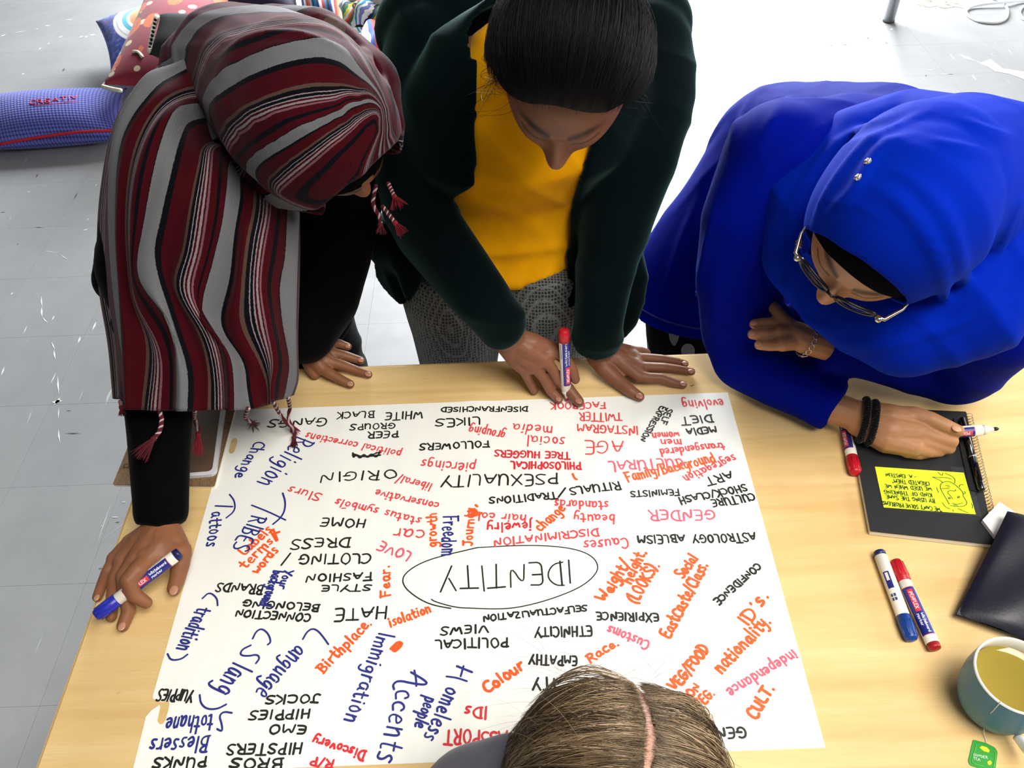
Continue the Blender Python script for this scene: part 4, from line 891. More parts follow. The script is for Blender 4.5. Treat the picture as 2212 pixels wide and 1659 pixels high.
# glasses
fr = MB('frame_navy', srgb(12, 14, 30), 0.25, spec=.4).m; sil = MB('silver', srgb(200, 196, 182), .22, metal=1.0).m
gl = thing('glasses', 'dark-framed glasses with silver temples on the face of the woman in blue', 'glasses', tuple(bz(h3, B3, 0, .115, .0)))
G3 = lambda x, y, z: bz(h3, B3, x * .90, y * .925, z * 1.03)
for s_ in (-1, 1):
    pts = []
    for t in np.linspace(0, 2 * math.pi, 33):
        a = .0265 * (abs(math.cos(t)) ** .8) * (1 if math.cos(t) > 0 else -1); b = .0150 * (abs(math.sin(t)) ** .75) * (1 if math.sin(t) > 0 else -1)
        pts.append(G3(s_ * .034 + a, .1165 - .004 * abs((s_ * .034 + a) / .06) ** 2 * 3, -.002 + b))
    obj('rim', *tube(pts, .0024, 8, False), fr, gl)
    c = G3(s_ * .034, .1155, -.002); V = [c] + pts[:-1]
    lm_ = MB('lens', (1, 1, 1), 0.02); lm_.b.inputs['Transmission Weight'].default_value = 1; lm_.b.inputs['IOR'].default_value = 1.02
    ln_ = obj('lens', np.array(V), [(0, 1 + i, 1 + (i + 1) % 32) for i in range(32)], lm_.m, gl)
    obj('temple', *tube([G3(s_ * .061, .107, .006), G3(s_ * .072, .104, .006), G3(s_ * .082, .080, .004), G3(s_ * .084, .02, .0)], [.0028, .0026, .0018, .0016], 8), sil, gl)
    obj('hinge', *sph(G3(s_ * .066, .108, .006), .0042, 10), sil, gl)
obj('bridge', *tube([G3(-.009, .1175, .003), G3(0, .1205, .006), G3(.009, .1175, .003)], .0018, 8), fr, gl)
# round crystal pins
bvj = bvh_of(hj); pinm = MB('crystal', srgb(225, 220, 205), .15, metal=.8).m
for k, (u, v) in enumerate([(1876, 350), (1855, 384)]):
    c, nn = hit(bvj, u, v)
    if c is None: continue
    pn = thing('scarf_pin', ['round crystal pin, the upper one on the blue hijab', 'round crystal pin, the lower one on the blue hijab'][k], 'pin', tuple(c), 'crystal pins on the blue hijab')
    parts = [sph(c, .0042, 12)]
    for i in range(26):
        t = math.acos(1 - 2 * (i + .5) / 26); a = i * 2.4; d = np.array([math.sin(t) * math.cos(a), math.sin(t) * math.sin(a), math.cos(t)]); parts.append(sph(c + d * .0040, .0009, 6))
    g_ = obj('crystal_ball', *join(parts), pinm, pn, False)
c = G3(-.0, .0, .0)
c, nn = hit(bvj, 1730, 524)
pc_ = P(1729, 526, .93 if c is None else min(1.3, float((c - CAM) @ RF) - .004))
pn = thing('scarf_pin', 'round grey crystal pin at the side of the glasses', 'pin', tuple(pc_), 'crystal pins on the blue hijab')
obj('crystal_ball', *join([sph(pc_, .0062, 12)] + [sph(pc_ + .006 * np.array([math.sin(math.acos(1 - 2 * (i + .5) / 30)) * math.cos(i * 2.4), math.sin(math.acos(1 - 2 * (i + .5) / 30)) * math.sin(i * 2.4), 1 - 2 * (i + .5) / 30]), .0014, 6) for i in range(30)]), MB('crystal_grey', srgb(120, 122, 138), .2, metal=.6).m, pn, False)
# bracelets
bb = thing('bracelet', 'black braided cord bracelet on the wrist above the notebook', 'bracelet', tuple(T(1878, 908, .045)))
wc = T(1873, 910, .043); ax_ = unit(T(1930, 925, .044) - T(1830, 893, .043)); s1 = unit(np.cross(ax_, UPZ)); s2 = np.cross(s1, ax_)
bm_ = cloth_mat('black_cord', (16, 16, 18), .8, 300, .2)
for off in (-.0068, .0068):
    for ph in (0, 2.09, 4.19):
        pts = []
        for t in np.linspace(0, 2 * math.pi, 121):
            r1 = .0315 + .0028 * math.cos(t * 16 + ph); pts.append(wc + ax_ * (off + .003 * math.sin(t * 16 + ph) + .006 * math.cos(t)) + s1 * math.cos(t) * r1 * 1.08 + s2 * math.sin(t) * r1 * .98)
        obj('cord', *tube(pts, .0030, 6, False), bm_, bb)
sb = thing('bracelet', 'thin silver link bracelet on the tucked-in wrist of the woman in blue', 'bracelet', tuple(T(1738, 740, .12)))
wc = T(1743, 735, .152); ax_ = unit(T(1718, 724, .158) - T(1790, 748, .14)); s1 = unit(np.cross(ax_, UPZ)); s2 = np.cross(s1, ax_)
for k in range(18):
    t = 2 * math.pi * k / 18; c = wc + (s1 * math.cos(t) + s2 * math.sin(t)) * .0262; tg = -s1 * math.sin(t) + s2 * math.cos(t)
    pts = [c + tg * math.cos(a) * .0046 + ax_ * math.sin(a) * .0036 for a in np.linspace(0, 2 * math.pi, 13)]
    obj('link', *tube(pts, .0008, 6, False), sil, sb)

# ================================================================== woman in the striped shawl on the left
p1 = thing('person', 'woman leaning over the table in a striped maroon shawl and black robe', 'person', (-0.35, 0.75, 0))
h1 = P(682, 272, 1.11); B1 = basis((.60, .72, .42), (-.77, .62, -.15)); X, Y, Z = B1
n1_ = P(560, 190, 1.22)
head1 = head_mesh(h1, B1, 1.03, [chain([(bz(h1, B1, 0, -.03, -.05), .056), (n1_, .055)], 18)], 'head')
q1 = hand_solid({ # right hand holding a blue marker, palm down
 'wr': [(345, 1080, .075, 27), (347, 1120, .058, 26), (348, 1150, .050, 25)],
 'b1': [(352, 1150, .050, 24), (345, 1185, .052, 22), (318, 1212, .056, 15)], 'b2': [(348, 1150, .050, 25), (325, 1180, .052, 23), (292, 1215, .054, 15)], 'b3': [(345, 1150, .050, 25), (305, 1180, .048, 22), (266, 1214, .048, 14)], 'b4': [(340, 1152, .048, 24), (290, 1180, .042, 20), (250, 1208, .038, 13)],
 'b5': [(360, 1152, .048, 22), (375, 1175, .042, 20), (388, 1195, .036, 17)], 'fill': [(318, 1205, .054, 18), (350, 1200, .050, 17), (384, 1192, .040, 17)],
 'th': [(388, 1190, .038, 17), (390, 1217, .030, 13.5), (384, 1247, .020, 11.5), (376, 1272, .012, 10)],
 'f1': [(318, 1212, .056, 14), (297, 1232, .062, 12.5), (277, 1254, .060, 11.5), (289, 1285, .044, 10.5), (316, 1302, .030, 8.5)],
 'f2': [(290, 1216, .054, 13), (268, 1245, .050, 11), (272, 1285, .032, 10.5), (278, 1320, .018, 9.5), (265, 1352, .010, 8.5)],
 'f3': [(266, 1216, .048, 12), (250, 1252, .042, 10), (243, 1290, .026, 9), (240, 1332, .012, 8)],
 'f4': [(250, 1210, .038, 11), (234, 1232, .034, 9), (221, 1262, .020, 8), (210, 1290, .010, 7)]})
q2 = hand_solid({ # left hand flat at the table's far edge
 'wr': [(625, 745, .07, 26), (650, 750, .050, 25), (670, 758, .036, 24)],
 'b1': [(670, 765, .034, 22), (695, 795, .022, 13)], 'b2': [(670, 758, .036, 23), (708, 781, .024, 13)], 'b3': [(672, 752, .036, 22), (714, 762, .024, 12)], 'b4': [(672, 748, .034, 20), (716, 740, .020, 11)],
 'f1': [(695, 795, .022, 11.5), (714, 808, .018, 9.8), (738, 821, .012, 8.6), (757, 830, .008, 7.5)], 'f2': [(708, 781, .024, 11.5), (738, 789, .018, 9.8), (772, 801, .011, 8.4), (796, 809, .008, 7.4)],
 'f3': [(714, 762, .024, 11), (746, 769, .018, 9.3), (766, 775, .012, 8), (780, 779, .009, 7.2)], 'f4': [(716, 740, .020, 10), (733, 742, .015, 8.2), (752, 749, .009, 7)],
 'th': [(668, 775, .030, 16), (672, 795, .018, 12), (680, 808, .011, 10)]})
A1 = [(P(370, 320, 1.27), .075), (P(325, 470, 1.28), .072), (P(308, 590, 1.28), .066), (P(335, 690, 1.27), .058), (T(342, 800, .165), .053), (T(345, 920, .125), .046), (T(346, 1010, .095), .042), (T(347, 1070, .078), .039), (T(347, 1132, .056), .037)]
A2 = [(P(780, 320, 1.42), .070), (P(740, 430, 1.48), .070), (P(705, 550, 1.50), .078), (P(690, 640, 1.50), .072), (T(655, 715, .085), .058), (T(664, 745, .052), .045)]
tr1 = blob([chain([(P(640, 330, 1.75), .12), (P(600, 260, 1.45), .10), (n1_, .055)]), chain([(p, r * .5) for p, r in A1]), chain([(p, r * .5) for p, r in A2]),
   chain([(np.array([-.47, .84, .80]), .08), (np.array([-.49, .83, .45]), .055), (np.array([-.49, .85, .08]), .035), (np.array([-.49, .74, .03]), .03)]), chain([(np.array([-.37, .84, .80]), .08), (np.array([-.39, .83, .45]), .055), (np.array([-.39, .86, .08]), .035), (np.array([-.39, .75, .03]), .03)])], .009, 3)
merge('body', [head1, blob(q1, .0018, 3), blob(q2, .0018, 3), tr1], SK1, p1)
nails([(375, 1275, .0225, -1, 8, 1.35), (263, 1353, .0185, -3, 8, 1.15), (209, 1291, .017, -3, 7, .9), (756, 829, .0155, 8, 4, 1.1), (795, 808, .0155, 8, 3, 1.1), (779, 778, .016, 8, 2, 1), (751, 748, .016, 8, 3, .9)], NAIL1, p1)
blk = cloth_mat('black_crepe', (7, 7, 8), .9, 500, .03, .1, .2, .03)
rb_ = blob([chain([(P(640, 330, 1.75), .15), (P(590, 270, 1.50), .14), (P(520, 240, 1.38), .11)], 22), chain([(P(560, 270, 1.40), .11), (P(400, 310, 1.28), .085)], 20), chain([(P(600, 300, 1.40), .10), (P(770, 330, 1.42), .08)], 18), chain(A1, 20, True), chain(A2, 18, True),
   chain([(P(245, 600, 1.33), .034), (P(270, 550, 1.32), .045)], 14), chain([(P(735, 520, 1.53), .035), (P(748, 570, 1.53), .026)], 12), chain([(P(700, 620, 1.55), .06), (P(725, 680, 1.56), .035), (P(715, 715, 1.56), .028)], 14),
   loft([ring_ell((-.44, .83, .04), (.13, 0, 0), (0, .14, 0)), ring_ell((-.44, .83, .45), (.12, 0, 0), (0, .13, 0)), ring_ell((-.41, .82, .72), (.125, 0, 0), (0, .13, 0)), ring_ell((-.38, .80, .90), (.13, 0, 0), (0, .13, 0))])], .0075, 5, 'robe', wr((.3, .2, 1, .09, .006, .4), (1, 0, .4, .12, .006, 2.2)))
link('robe', rb_, blk, p1)
# woven stripes: value s counts repeats of the pattern
st = MB('striped_weave', (0.1, 0.02, 0.03), .85, spec=.06, sheen=.08); st.b.inputs['Sheen Tint'].default_value = (1.0, .75, .85, 1)
sa = st.n('ShaderNodeAttribute', attribute_name='stripe').outputs['Fac']
jn = st.noise(st.coord(), 320, 1, .5); ph = st.math('FRACT', st.math('ADD', sa, st.math('MULTIPLY', st.math('SUBTRACT', jn, .5), .012)))
GR = srgb(108, 110, 113); NV = srgb(6, 7, 15); BU = srgb(62, 5, 14); TN = srgb(78, 60, 52); WH = srgb(136, 126, 130); PK = srgb(116, 80, 88)
sc_ = st.ramp(ph, [(0, GR), (.20, NV), (.265, BU), (.50, TN), (.545, NV), (.59, WH), (.602, NV), (.635, WH), (.65, BU), (.675, WH), (.70, BU), (.72, PK), (.75, BU), (.84, NV), (.895, BU), (.985, NV)], 'CONSTANT')
fl = st.noise(st.coord(), 700, 2, .6); sc_ = st.mix(st.ramp(fl, [(.3, (0, 0, 0)), (.75, (.35,) * 3)]), sc_, st.mix(.5, sc_, (0.01, 0.01, 0.012)))
st.color(sc_); wvv = st.n('ShaderNodeTexWave', wave_type='BANDS'); wvv.inputs['Scale'].default_value = 260; st.l(st.coord(), wvv.inputs['Vector']); st.bump(wvv.outputs[0], .25, .0008)
# hood round the head
hh = [ball(h1 + Z * .010 - Y * .006, X * .105, Y * .123, Z * .132, 40, 28), chain([(h1 - Y * .03, .11), (P(590, 186, 1.20), .105), (P(510, 155, 1.28), .097), (P(470, 170, 1.30), .085)], 22),
   chain([(P(600, 118, 1.27), .070), (P(680, 118, 1.26), .066), (P(780, 190, 1.22), .058), (P(820, 270, 1.20), .036), (P(815, 350, 1.18), .030)], 16), chain([(bz(h1, B1, .07, .0, -.06), .040), (bz(h1, B1, .045, .03, -.105), .038), (bz(h1, B1, .0, .04, -.12), .036), (bz(h1, B1, -.045, .03, -.105), .038), (bz(h1, B1, -.07, .0, -.06), .040)], 14),
   chain([(P(470, 200, 1.24), .06), (P(520, 300, 1.20), .05), (P(600, 380, 1.18), .045), (P(700, 420, 1.20), .03)], 14), chain([(P(430, 120, 1.25), .036), (P(440, 180, 1.22), .030), (P(452, 235, 1.20), .028), (P(500, 300, 1.18), .030)], 14)]
tmp = blob(hh, .008, 4); bvx = bvh_of(tmp)
o_, k_ = (180, 0), .3255
cc = lambda pts: [(180 + a * k_, b * k_) for a, b in pts]
FO = ridges(bvx, [cc([(1960, 690), (1800, 700), (1600, 760), (1350, 900), (1180, 1050)]), cc([(1950, 740), (1750, 830), (1500, 1000), (1300, 1180)]), cc([(1850, 480), (1700, 330), (1400, 230), (1100, 260), (860, 420)]), cc([(1950, 620), (1800, 590), (1500, 590), (1200, 690), (1000, 850)]), cc([(1640, 130), (1800, 260), (1930, 480), (1990, 650)]), cc([(1400, 60), (1700, 160), (1900, 370), (2040, 650), (2080, 900)]), cc([(700, 160), (620, 330), (640, 500), (700, 600)])], .0075, -.002, 16)
hm = blob(hh + FO, .0042, 4, 'hood', lambda V, N: wr((.5, .6, .6, .06, .003, 1.1))(V, N))
CT = []; SV = []
def stripe(pts, s, n=9):
    for p in on(bvx, cc(pts), n): CT.append(p); SV.append(s)
stripe([(605, 400), (625, 300), (690, 170), (820, 85), (1000, 55), (1200, 62)], -1.0); stripe([(690, 400), (700, 300), (770, 195), (900, 120), (1100, 88), (1400, 95)], -.80)
stripe([(740, 480), (790, 330), (860, 245), (1000, 190), (1200, 150), (1500, 130)], -.5); stripe([(800, 500), (870, 335), (960, 270), (1150, 222), (1400, 175), (1650, 200), (1750, 280)], -.25); stripe([(860, 450), (960, 340), (1100, 285), (1300, 225), (1500, 200), (1680, 240)], -.13)
stripe([(815, 640), (870, 540), (1000, 440), (1200, 350), (1400, 290), (1600, 275), (1760, 330), (1850, 480)], 0.0); stripe([(850, 760), (900, 650), (1010, 560), (1200, 470), (1400, 410), (1600, 385), (1750, 440), (1830, 520)], .20)
stripe([(930, 850), (1000, 770), (1200, 660), (1400, 590), (1600, 560), (1850, 600), (1950, 660)], .5); stripe([(980, 1000), (1060, 860), (1250, 765), (1500, 700), (1800, 665), (1950, 680)], .75); stripe([(1090, 1000), (1200, 900), (1400, 790), (1700, 705)], .87)
stripe([(1090, 1110), (1150, 1020), (1300, 940), (1450, 860), (1700, 760)], .99); stripe([(1240, 1160), (1350, 1060), (1500, 960), (1700, 800), (1850, 720)], 1.5); stripe([(1320, 1270), (1500, 1110), (1700, 950), (1850, 810), (1960, 735)], 1.75); stripe([(1500, 1230), (1700, 1030), (1850, 880), (1960, 790)], 1.87); stripe([(1620, 1260), (1750, 1130), (1880, 960), (1950, 870)], 1.97)
stripe([(1650, 130), (1800, 300), (1930, 520), (2000, 700), (2010, 900)], -.42); stripe([(1800, 230), (1950, 450), (2070, 650), (2100, 900)], -.66)
V = arrays(hm); attr(hm, 'stripe', rbf(CT, SV, V))
hm = open_face(hm, h1, B1, lambda L: ((L[:, 1] > .015) & ((L[:, 0] / .072) ** 2 + ((L[:, 2] + .032) / .082) ** 2 < 1)) | ((L[:, 1] > .070) & ((L[:, 0] / .082) ** 2 + (L[:, 2] / .112) ** 2 < 1)))
hood = link('hood', hm, st.m, p1); md = hood.modifiers.new('t', 'SOLIDIFY'); md.thickness = .003; md.offset = 0
us = blob([ball(h1 + Z * .006 - Y * .006, X * .083, Y * .104, Z * .121, 40, 28)], .004, 2)
us = open_face(us, h1, B1, lambda L: ((L[:, 1] > .0) & ((L[:, 0] / .060) ** 2 + ((L[:, 2] + .052) / .076) ** 2 < 1)) | (L[:, 2] < -.03))
link('underscarf', us, MB('underscarf_dark', srgb(5, 5, 8), .95, spec=.03).m, p1)
# the shawl hanging over shoulder and arm: a patch through traced weave lines (s, points down the cloth with depth)
SH = [
 (-.75, [(500, 60, 1.42), (360, 130, 1.36), (260, 260, 1.36), (222, 420, 1.36), (225, 600, 1.36), (250, 760, 1.34), (258, 855, 1.31)]),
 (-.45, [(500, 75, 1.34), (355, 135, 1.25), (255, 240, 1.22), (216, 420, 1.23), (215, 600, 1.25), (240, 740, 1.25), (252, 862, 1.23)]),
 (-.10, [(470, 90, 1.26), (370, 150, 1.18), (262, 280, 1.13), (232, 450, 1.14), (235, 620, 1.18), (252, 760, 1.19), (262, 868, 1.19)]),
 (.0, [(460, 100, 1.25), (375, 140, 1.16), (310, 170, 1.11), (250, 290, 1.09), (238, 450, 1.11), (245, 640, 1.15), (262, 800, 1.165), (268, 880, 1.17)]),
 (.20, [(460, 120, 1.24), (382, 160, 1.145), (330, 195, 1.09), (262, 300, 1.065), (250, 480, 1.09), (262, 640, 1.13), (272, 800, 1.15), (276, 884, 1.16)]),
 (.50, [(470, 180, 1.22), (390, 190, 1.12), (330, 230, 1.07), (280, 330, 1.05), (262, 480, 1.075), (275, 640, 1.12), (310, 740, 1.13), (303, 886, 1.15)]),
 (.75, [(480, 210, 1.22), (400, 215, 1.12), (340, 260, 1.06), (300, 360, 1.04), (285, 480, 1.065), (290, 640, 1.11), (345, 760, 1.12), (342, 888, 1.145)]),
 (1.0, [(480, 225, 1.22), (410, 225, 1.12), (372, 245, 1.06), (338, 340, 1.035), (312, 480, 1.06), (300, 600, 1.09), (318, 660, 1.10), (400, 720, 1.12), (383, 888, 1.145)][0:6] + [(372, 700, 1.11), (384, 800, 1.13), (382, 888, 1.145)]),
 (1.20, [(490, 250, 1.22), (415, 260, 1.12), (392, 290, 1.07), (372, 360, 1.04), (345, 480, 1.06), (335, 560, 1.08), (378, 700, 1.12), (410, 800, 1.135), (410, 888, 1.145)]),
 (1.50, [(500, 300, 1.22), (440, 310, 1.12), (425, 360, 1.07), (408, 440, 1.06), (392, 540, 1.08), (372, 620, 1.10), (425, 720, 1.125), (446, 800, 1.14), (447, 886, 1.15)]),
 (1.75, [(520, 320, 1.22), (470, 320, 1.13), (462, 360, 1.09), (455, 440, 1.08), (440, 540, 1.095), (420, 640, 1.115), (468, 740, 1.135), (480, 820, 1.145), (480, 886, 1.155)]),
 (2.0, [(540, 340, 1.23), (498, 345, 1.15), (490, 400, 1.10), (480, 480, 1.09), (462, 560, 1.105), (440, 680, 1.13), (500, 760, 1.145), (512, 830, 1.155), (512, 886, 1.165)]),
 (2.20, [(560, 360, 1.24), (520, 370, 1.16), (515, 430, 1.11), (502, 500, 1.10), (490, 600, 1.12), (470, 700, 1.14), (520, 780, 1.155), (530, 840, 1.165), (540, 884, 1.175)]),
 (2.50, [(570, 375, 1.25), (552, 390, 1.18), (550, 450, 1.13), (536, 520, 1.115), (524, 620, 1.135), (520, 700, 1.15), (556, 780, 1.165), (572, 830, 1.18), (572, 876, 1.19)]),
 (2.75, [(590, 390, 1.25), (588, 410, 1.20), (584, 470, 1.15), (572, 540, 1.135), (566, 620, 1.15), (580, 700, 1.165), (596, 780, 1.18), (590, 830, 1.19), (590, 868, 1.20)]),
 (3.0, [(620, 400, 1.27), (620, 430, 1.23), (618, 480, 1.19), (612, 560, 1.17), (600, 620, 1.175), (606, 700, 1.19), (622, 780, 1.20), (618, 830, 1.21), (612, 862, 1.22)]),
 (3.20, [(650, 410, 1.30), (646, 430, 1.27), (646, 480, 1.23), (644, 560, 1.21), (642, 640, 1.215), (640, 720, 1.225), (640, 780, 1.23), (640, 820, 1.24), (628, 856, 1.25)]),
 (3.45, [(655, 420, 1.36), (650, 440, 1.34), (650, 500, 1.32), (650, 560, 1.31), (648, 640, 1.31), (645, 720, 1.30), (644, 780, 1.30), (642, 820, 1.29), (632, 850, 1.28)])]
NR = 90
rows = [catmull(np.array([P(a, b, d) for a, b, d in pts]), NR) for s, pts in SH]; sv = np.array([s for s, _ in SH])
NU = 220; grid = np.zeros((NU, NR, 3)); su = np.linspace(sv[0], sv[-1], NU); arr_ = np.array(rows)
# fold smoothing over the clicks in the traced depths
for j in range(NR):
    for c in range(3):
        y_ = arr_[:, j, c]; m_ = np.gradient(y_, sv); idx = np.clip(np.searchsorted(sv, su, side='right') - 1, 0, len(sv) - 2)
        h_ = sv[idx + 1] - sv[idx]; t_ = (su - sv[idx]) / h_
        grid[:, j, c] = (2 * t_**3 - 3 * t_**2 + 1) * y_[idx] + (t_**3 - 2 * t_**2 + t_) * h_ * m_[idx] + (-2 * t_**3 + 3 * t_**2) * y_[idx + 1] + (t_**3 - t_**2) * h_ * m_[idx + 1]
for it in range(6): grid[1:-1] = grid[1:-1] * .5 + (grid[:-2] + grid[2:]) * .25; grid[:, 1:-1] = grid[:, 1:-1] * .5 + (grid[:, :-2] + grid[:, 2:]) * .25
dn = np.linspace(0, 1, NR)[None, :]; uu = su[:, None]
fold = (.010 * np.sin(uu * 7.5 + 1.2 * np.sin(dn * 4)) + .006 * np.sin(uu * 15 + dn * 3 + 1)) * (.25 + .75 * dn)
grid -= RF[None, None] * fold[:, :, None] 
V = grid.reshape(-1, 3); Fc = [(i * NR + j, i * NR + j + 1, (i + 1) * NR + j + 1, (i + 1) * NR + j) for i in range(NU - 1) for j in range(NR - 1)]
sm_ = mesh_np(V, Fc, 'shawl'); attr(sm_, 'stripe', np.repeat(su, NR)); sh = link('shawl', sm_, st.m, p1); md = sh.modifiers.new('t', 'SOLIDIFY'); md.thickness = .003; md.offset = -1
# tassels: twisted cords with a frayed end
tw1 = plain('yarn_maroon', (84, 8, 24), .9); tw2 = plain('yarn_white', (190, 170, 172), .8); tw3 = plain('yarn_red', (132, 14, 34), .9)
def tassel(pts, L, lab, spread=1.0, red=False):
    pts = catmull(np.array(pts), 40); t, A, B_ = frames(pts)
    for ph_, m_ in ((0, tw1), (2.1, tw2), (4.2, tw1)):
        q = [pts[i] + (A[i] * math.cos(i * .75 + ph_) + B_[i] * math.sin(i * .75 + ph_)) * .0016 for i in range(len(pts))]
        c = obj('tassel_cord', *tube(q, .0017, 6), m_, p1)
    e = pts[-1]; d = unit(pts[-1] - pts[-4]); parts = [sph(e, .0042, 10)]
    a_ = unit(np.cross(d, UPZ + .01)); b_ = np.cross(d, a_)
    for i in range(46):
        an = rng.uniform(0, 6.28); rr = rng.uniform(0, .0085) * spread; side = a_ * math.cos(an) + b_ * math.sin(an)
        parts.append(tube([e + side * .002, e + d * L * .4 + side * rr * .8, e + d * L * rng.uniform(.8, 1.05) + side * rr * 1.5 + np.array([0, 0, rng.normal(0, .001)])], [.0008, .0007, .0003], 3, False))
    o = obj('tassel_end', *join(parts), tw3 if red else tw1, p1); tag(o, kind='stuff')
tassel([T(344, 886, .20), T(349, 905, .190), T(345, 930, .184), T(332, 948, .180)], .033, '')
tassel([P(421, 886, 1.15), T(420, 905, .115), T(430, 930, .10), T(428, 938, .095)], .032, '', .8, True)
tassel([P(536, 882, 1.17), T(530, 902, .07), T(541, 910, .045), T(545, 914, .03)], .030, '', 1.1)
tassel([P(590, 868, 1.20), T(604, 893, .06), T(620, 915, .04), T(636, 928, .014), T(635, 946, .010)], .016, '', .6)
tassel([P(622, 858, 1.24), T(626, 880, .05), T(623, 905, .03), T(630, 920, .016)], .018, '', .8, True)
tassel([P(260, 866, 1.2), P(263, 880, 1.2)], .012, '', .6)
tassel([P(812, 400, 1.24), P(806, 440, 1.24), P(820, 468, 1.24), P(822, 486, 1.24)], .014, '', .8)
tassel([P(838, 395, 1.22), P(852, 425, 1.22)], .018, '', 1.2, True); tassel([P(826, 445, 1.235), P(845, 470, 1.235), P(854, 482, 1.235)], .020, '', .8, True)

# ================================================================== person in the foreground
p4 = thing('person', 'person seen from above with mousy blonde hair and a grey top, nearest the camera', 'person', (0.12, -0.78, 0))
h4 = P(1318, 1738, .735); B4 = basis((.12, -.86, .48), (.99, .10, .02)); X, Y, Z = B4
n4 = h4 + np.array([-.01, -.17, -.09])
hd4 = head_mesh(h4, B4, 1.0, [chain([(h4 - Y * .03 - Z * .05, .056), (n4, .055)], 16)], 'head', .003)
sho = n4 + np.array([0, -.06, -.05])
EL_ = np.array([-.14, -.84, .78]); WL_ = np.array([-.02, -.66, .625]); ER_ = np.array([.38, -.84, .78]); WR_ = np.array([.26, -.66, .625])
lap = blob(plain_hand(WL_, (.25, 1, -.15), -1) + [chain([(EL_ * .4 + WL_ * .6, .028), (WL_, .024)])] + plain_hand(WR_, (-.25, 1, -.15), 1) + [chain([(ER_ * .4 + WR_ * .6, .028), (WR_, .024)])], .002, 3)
tr4 = blob([chain([(sho + np.array([-.17, 0, -.02]), .05), (sho, .07), (sho + np.array([.17, 0, -.02]), .05)]), chain([(sho, .09), (np.array([.12, -.80, .62]), .10), (np.array([.12, -.85, .48]), .13)]),
  chain([(sho + np.array([-.18, 0, -.03]), .045), (EL_, .035), (WL_, .026)]), chain([(sho + np.array([.18, 0, -.03]), .045), (ER_, .035), (WR_, .026)]),
  chain([(np.array([.04, -.85, .48]), .08), (np.array([.03, -.48, .50]), .06), (np.array([.03, -.46, .06]), .04)]), chain([(np.array([.20, -.85, .48]), .08), (np.array([.21, -.48, .50]), .06), (np.array([.21, -.46, .06]), .04)])], .009, 3)
merge('body', [hd4, lap, tr4], SK4, p4)
gt = cloth_mat('grey_jersey', (92, 90, 100), .85, 500, .2)
link('top', blob([chain([(sho + np.array([-.18, .0, -.03]), .075), (sho + np.array([0, -.01, 0]), .085), (sho + np.array([.18, 0, -.03]), .075)], 20), chain([(P(1110, 1720, .82), .06), (P(1040, 1760, .84), .07), (sho + np.array([-.16, 0, -.04]), .075)], 18), chain([(sho, .12), (np.array([.12, -.80, .62]), .13), (np.array([.12, -.85, .50]), .15)], 20), chain([(sho + np.array([-.19, 0, -.04]), .07), (EL_, .055), (WL_ * .85 + EL_ * .15, .040)], 16, True), chain([(sho + np.array([.19, 0, -.04]), .07), (ER_, .055), (WR_ * .85 + ER_ * .15, .040)], 16, True)], .008, 5), gt, p4)
link('trousers', blob([chain([((.04, -.88, .50), .10), ((.03, -.48, .51), .078), ((.03, -.46, .12), .06)], 16, True), chain([((.20, -.88, .50), .10), ((.21, -.48, .51), .078), ((.21, -.46, .12), .06)], 16, True)], .009, 4), plain('denim_dark', (36, 42, 58), .8), p4)
hm4 = MB('hair_blonde', srgb(122, 104, 82), .45, spec=.45); hi = hm4.n('ShaderNodeAttribute', attribute_name='tone').outputs['Fac']
hm4.color(hm4.ramp(hi, [(0, srgb(54, 42, 30)), (.35, srgb(98, 80, 56)), (.7, srgb(144, 120, 90)), (1, srgb(196, 174, 144))]))
cp = blob([ball(h4 + Z * .004 - Y * .004, X * .084, Y * .103, Z * .122, 40, 28)], .004, 2)
cp = open_face(cp, h4, B4, lambda L: ((L[:, 1] > .05) & (L[:, 2] < .055)) | (L[:, 2] < -.07)); attr(cp, 'tone', np.full(len(cp.vertices), .12))
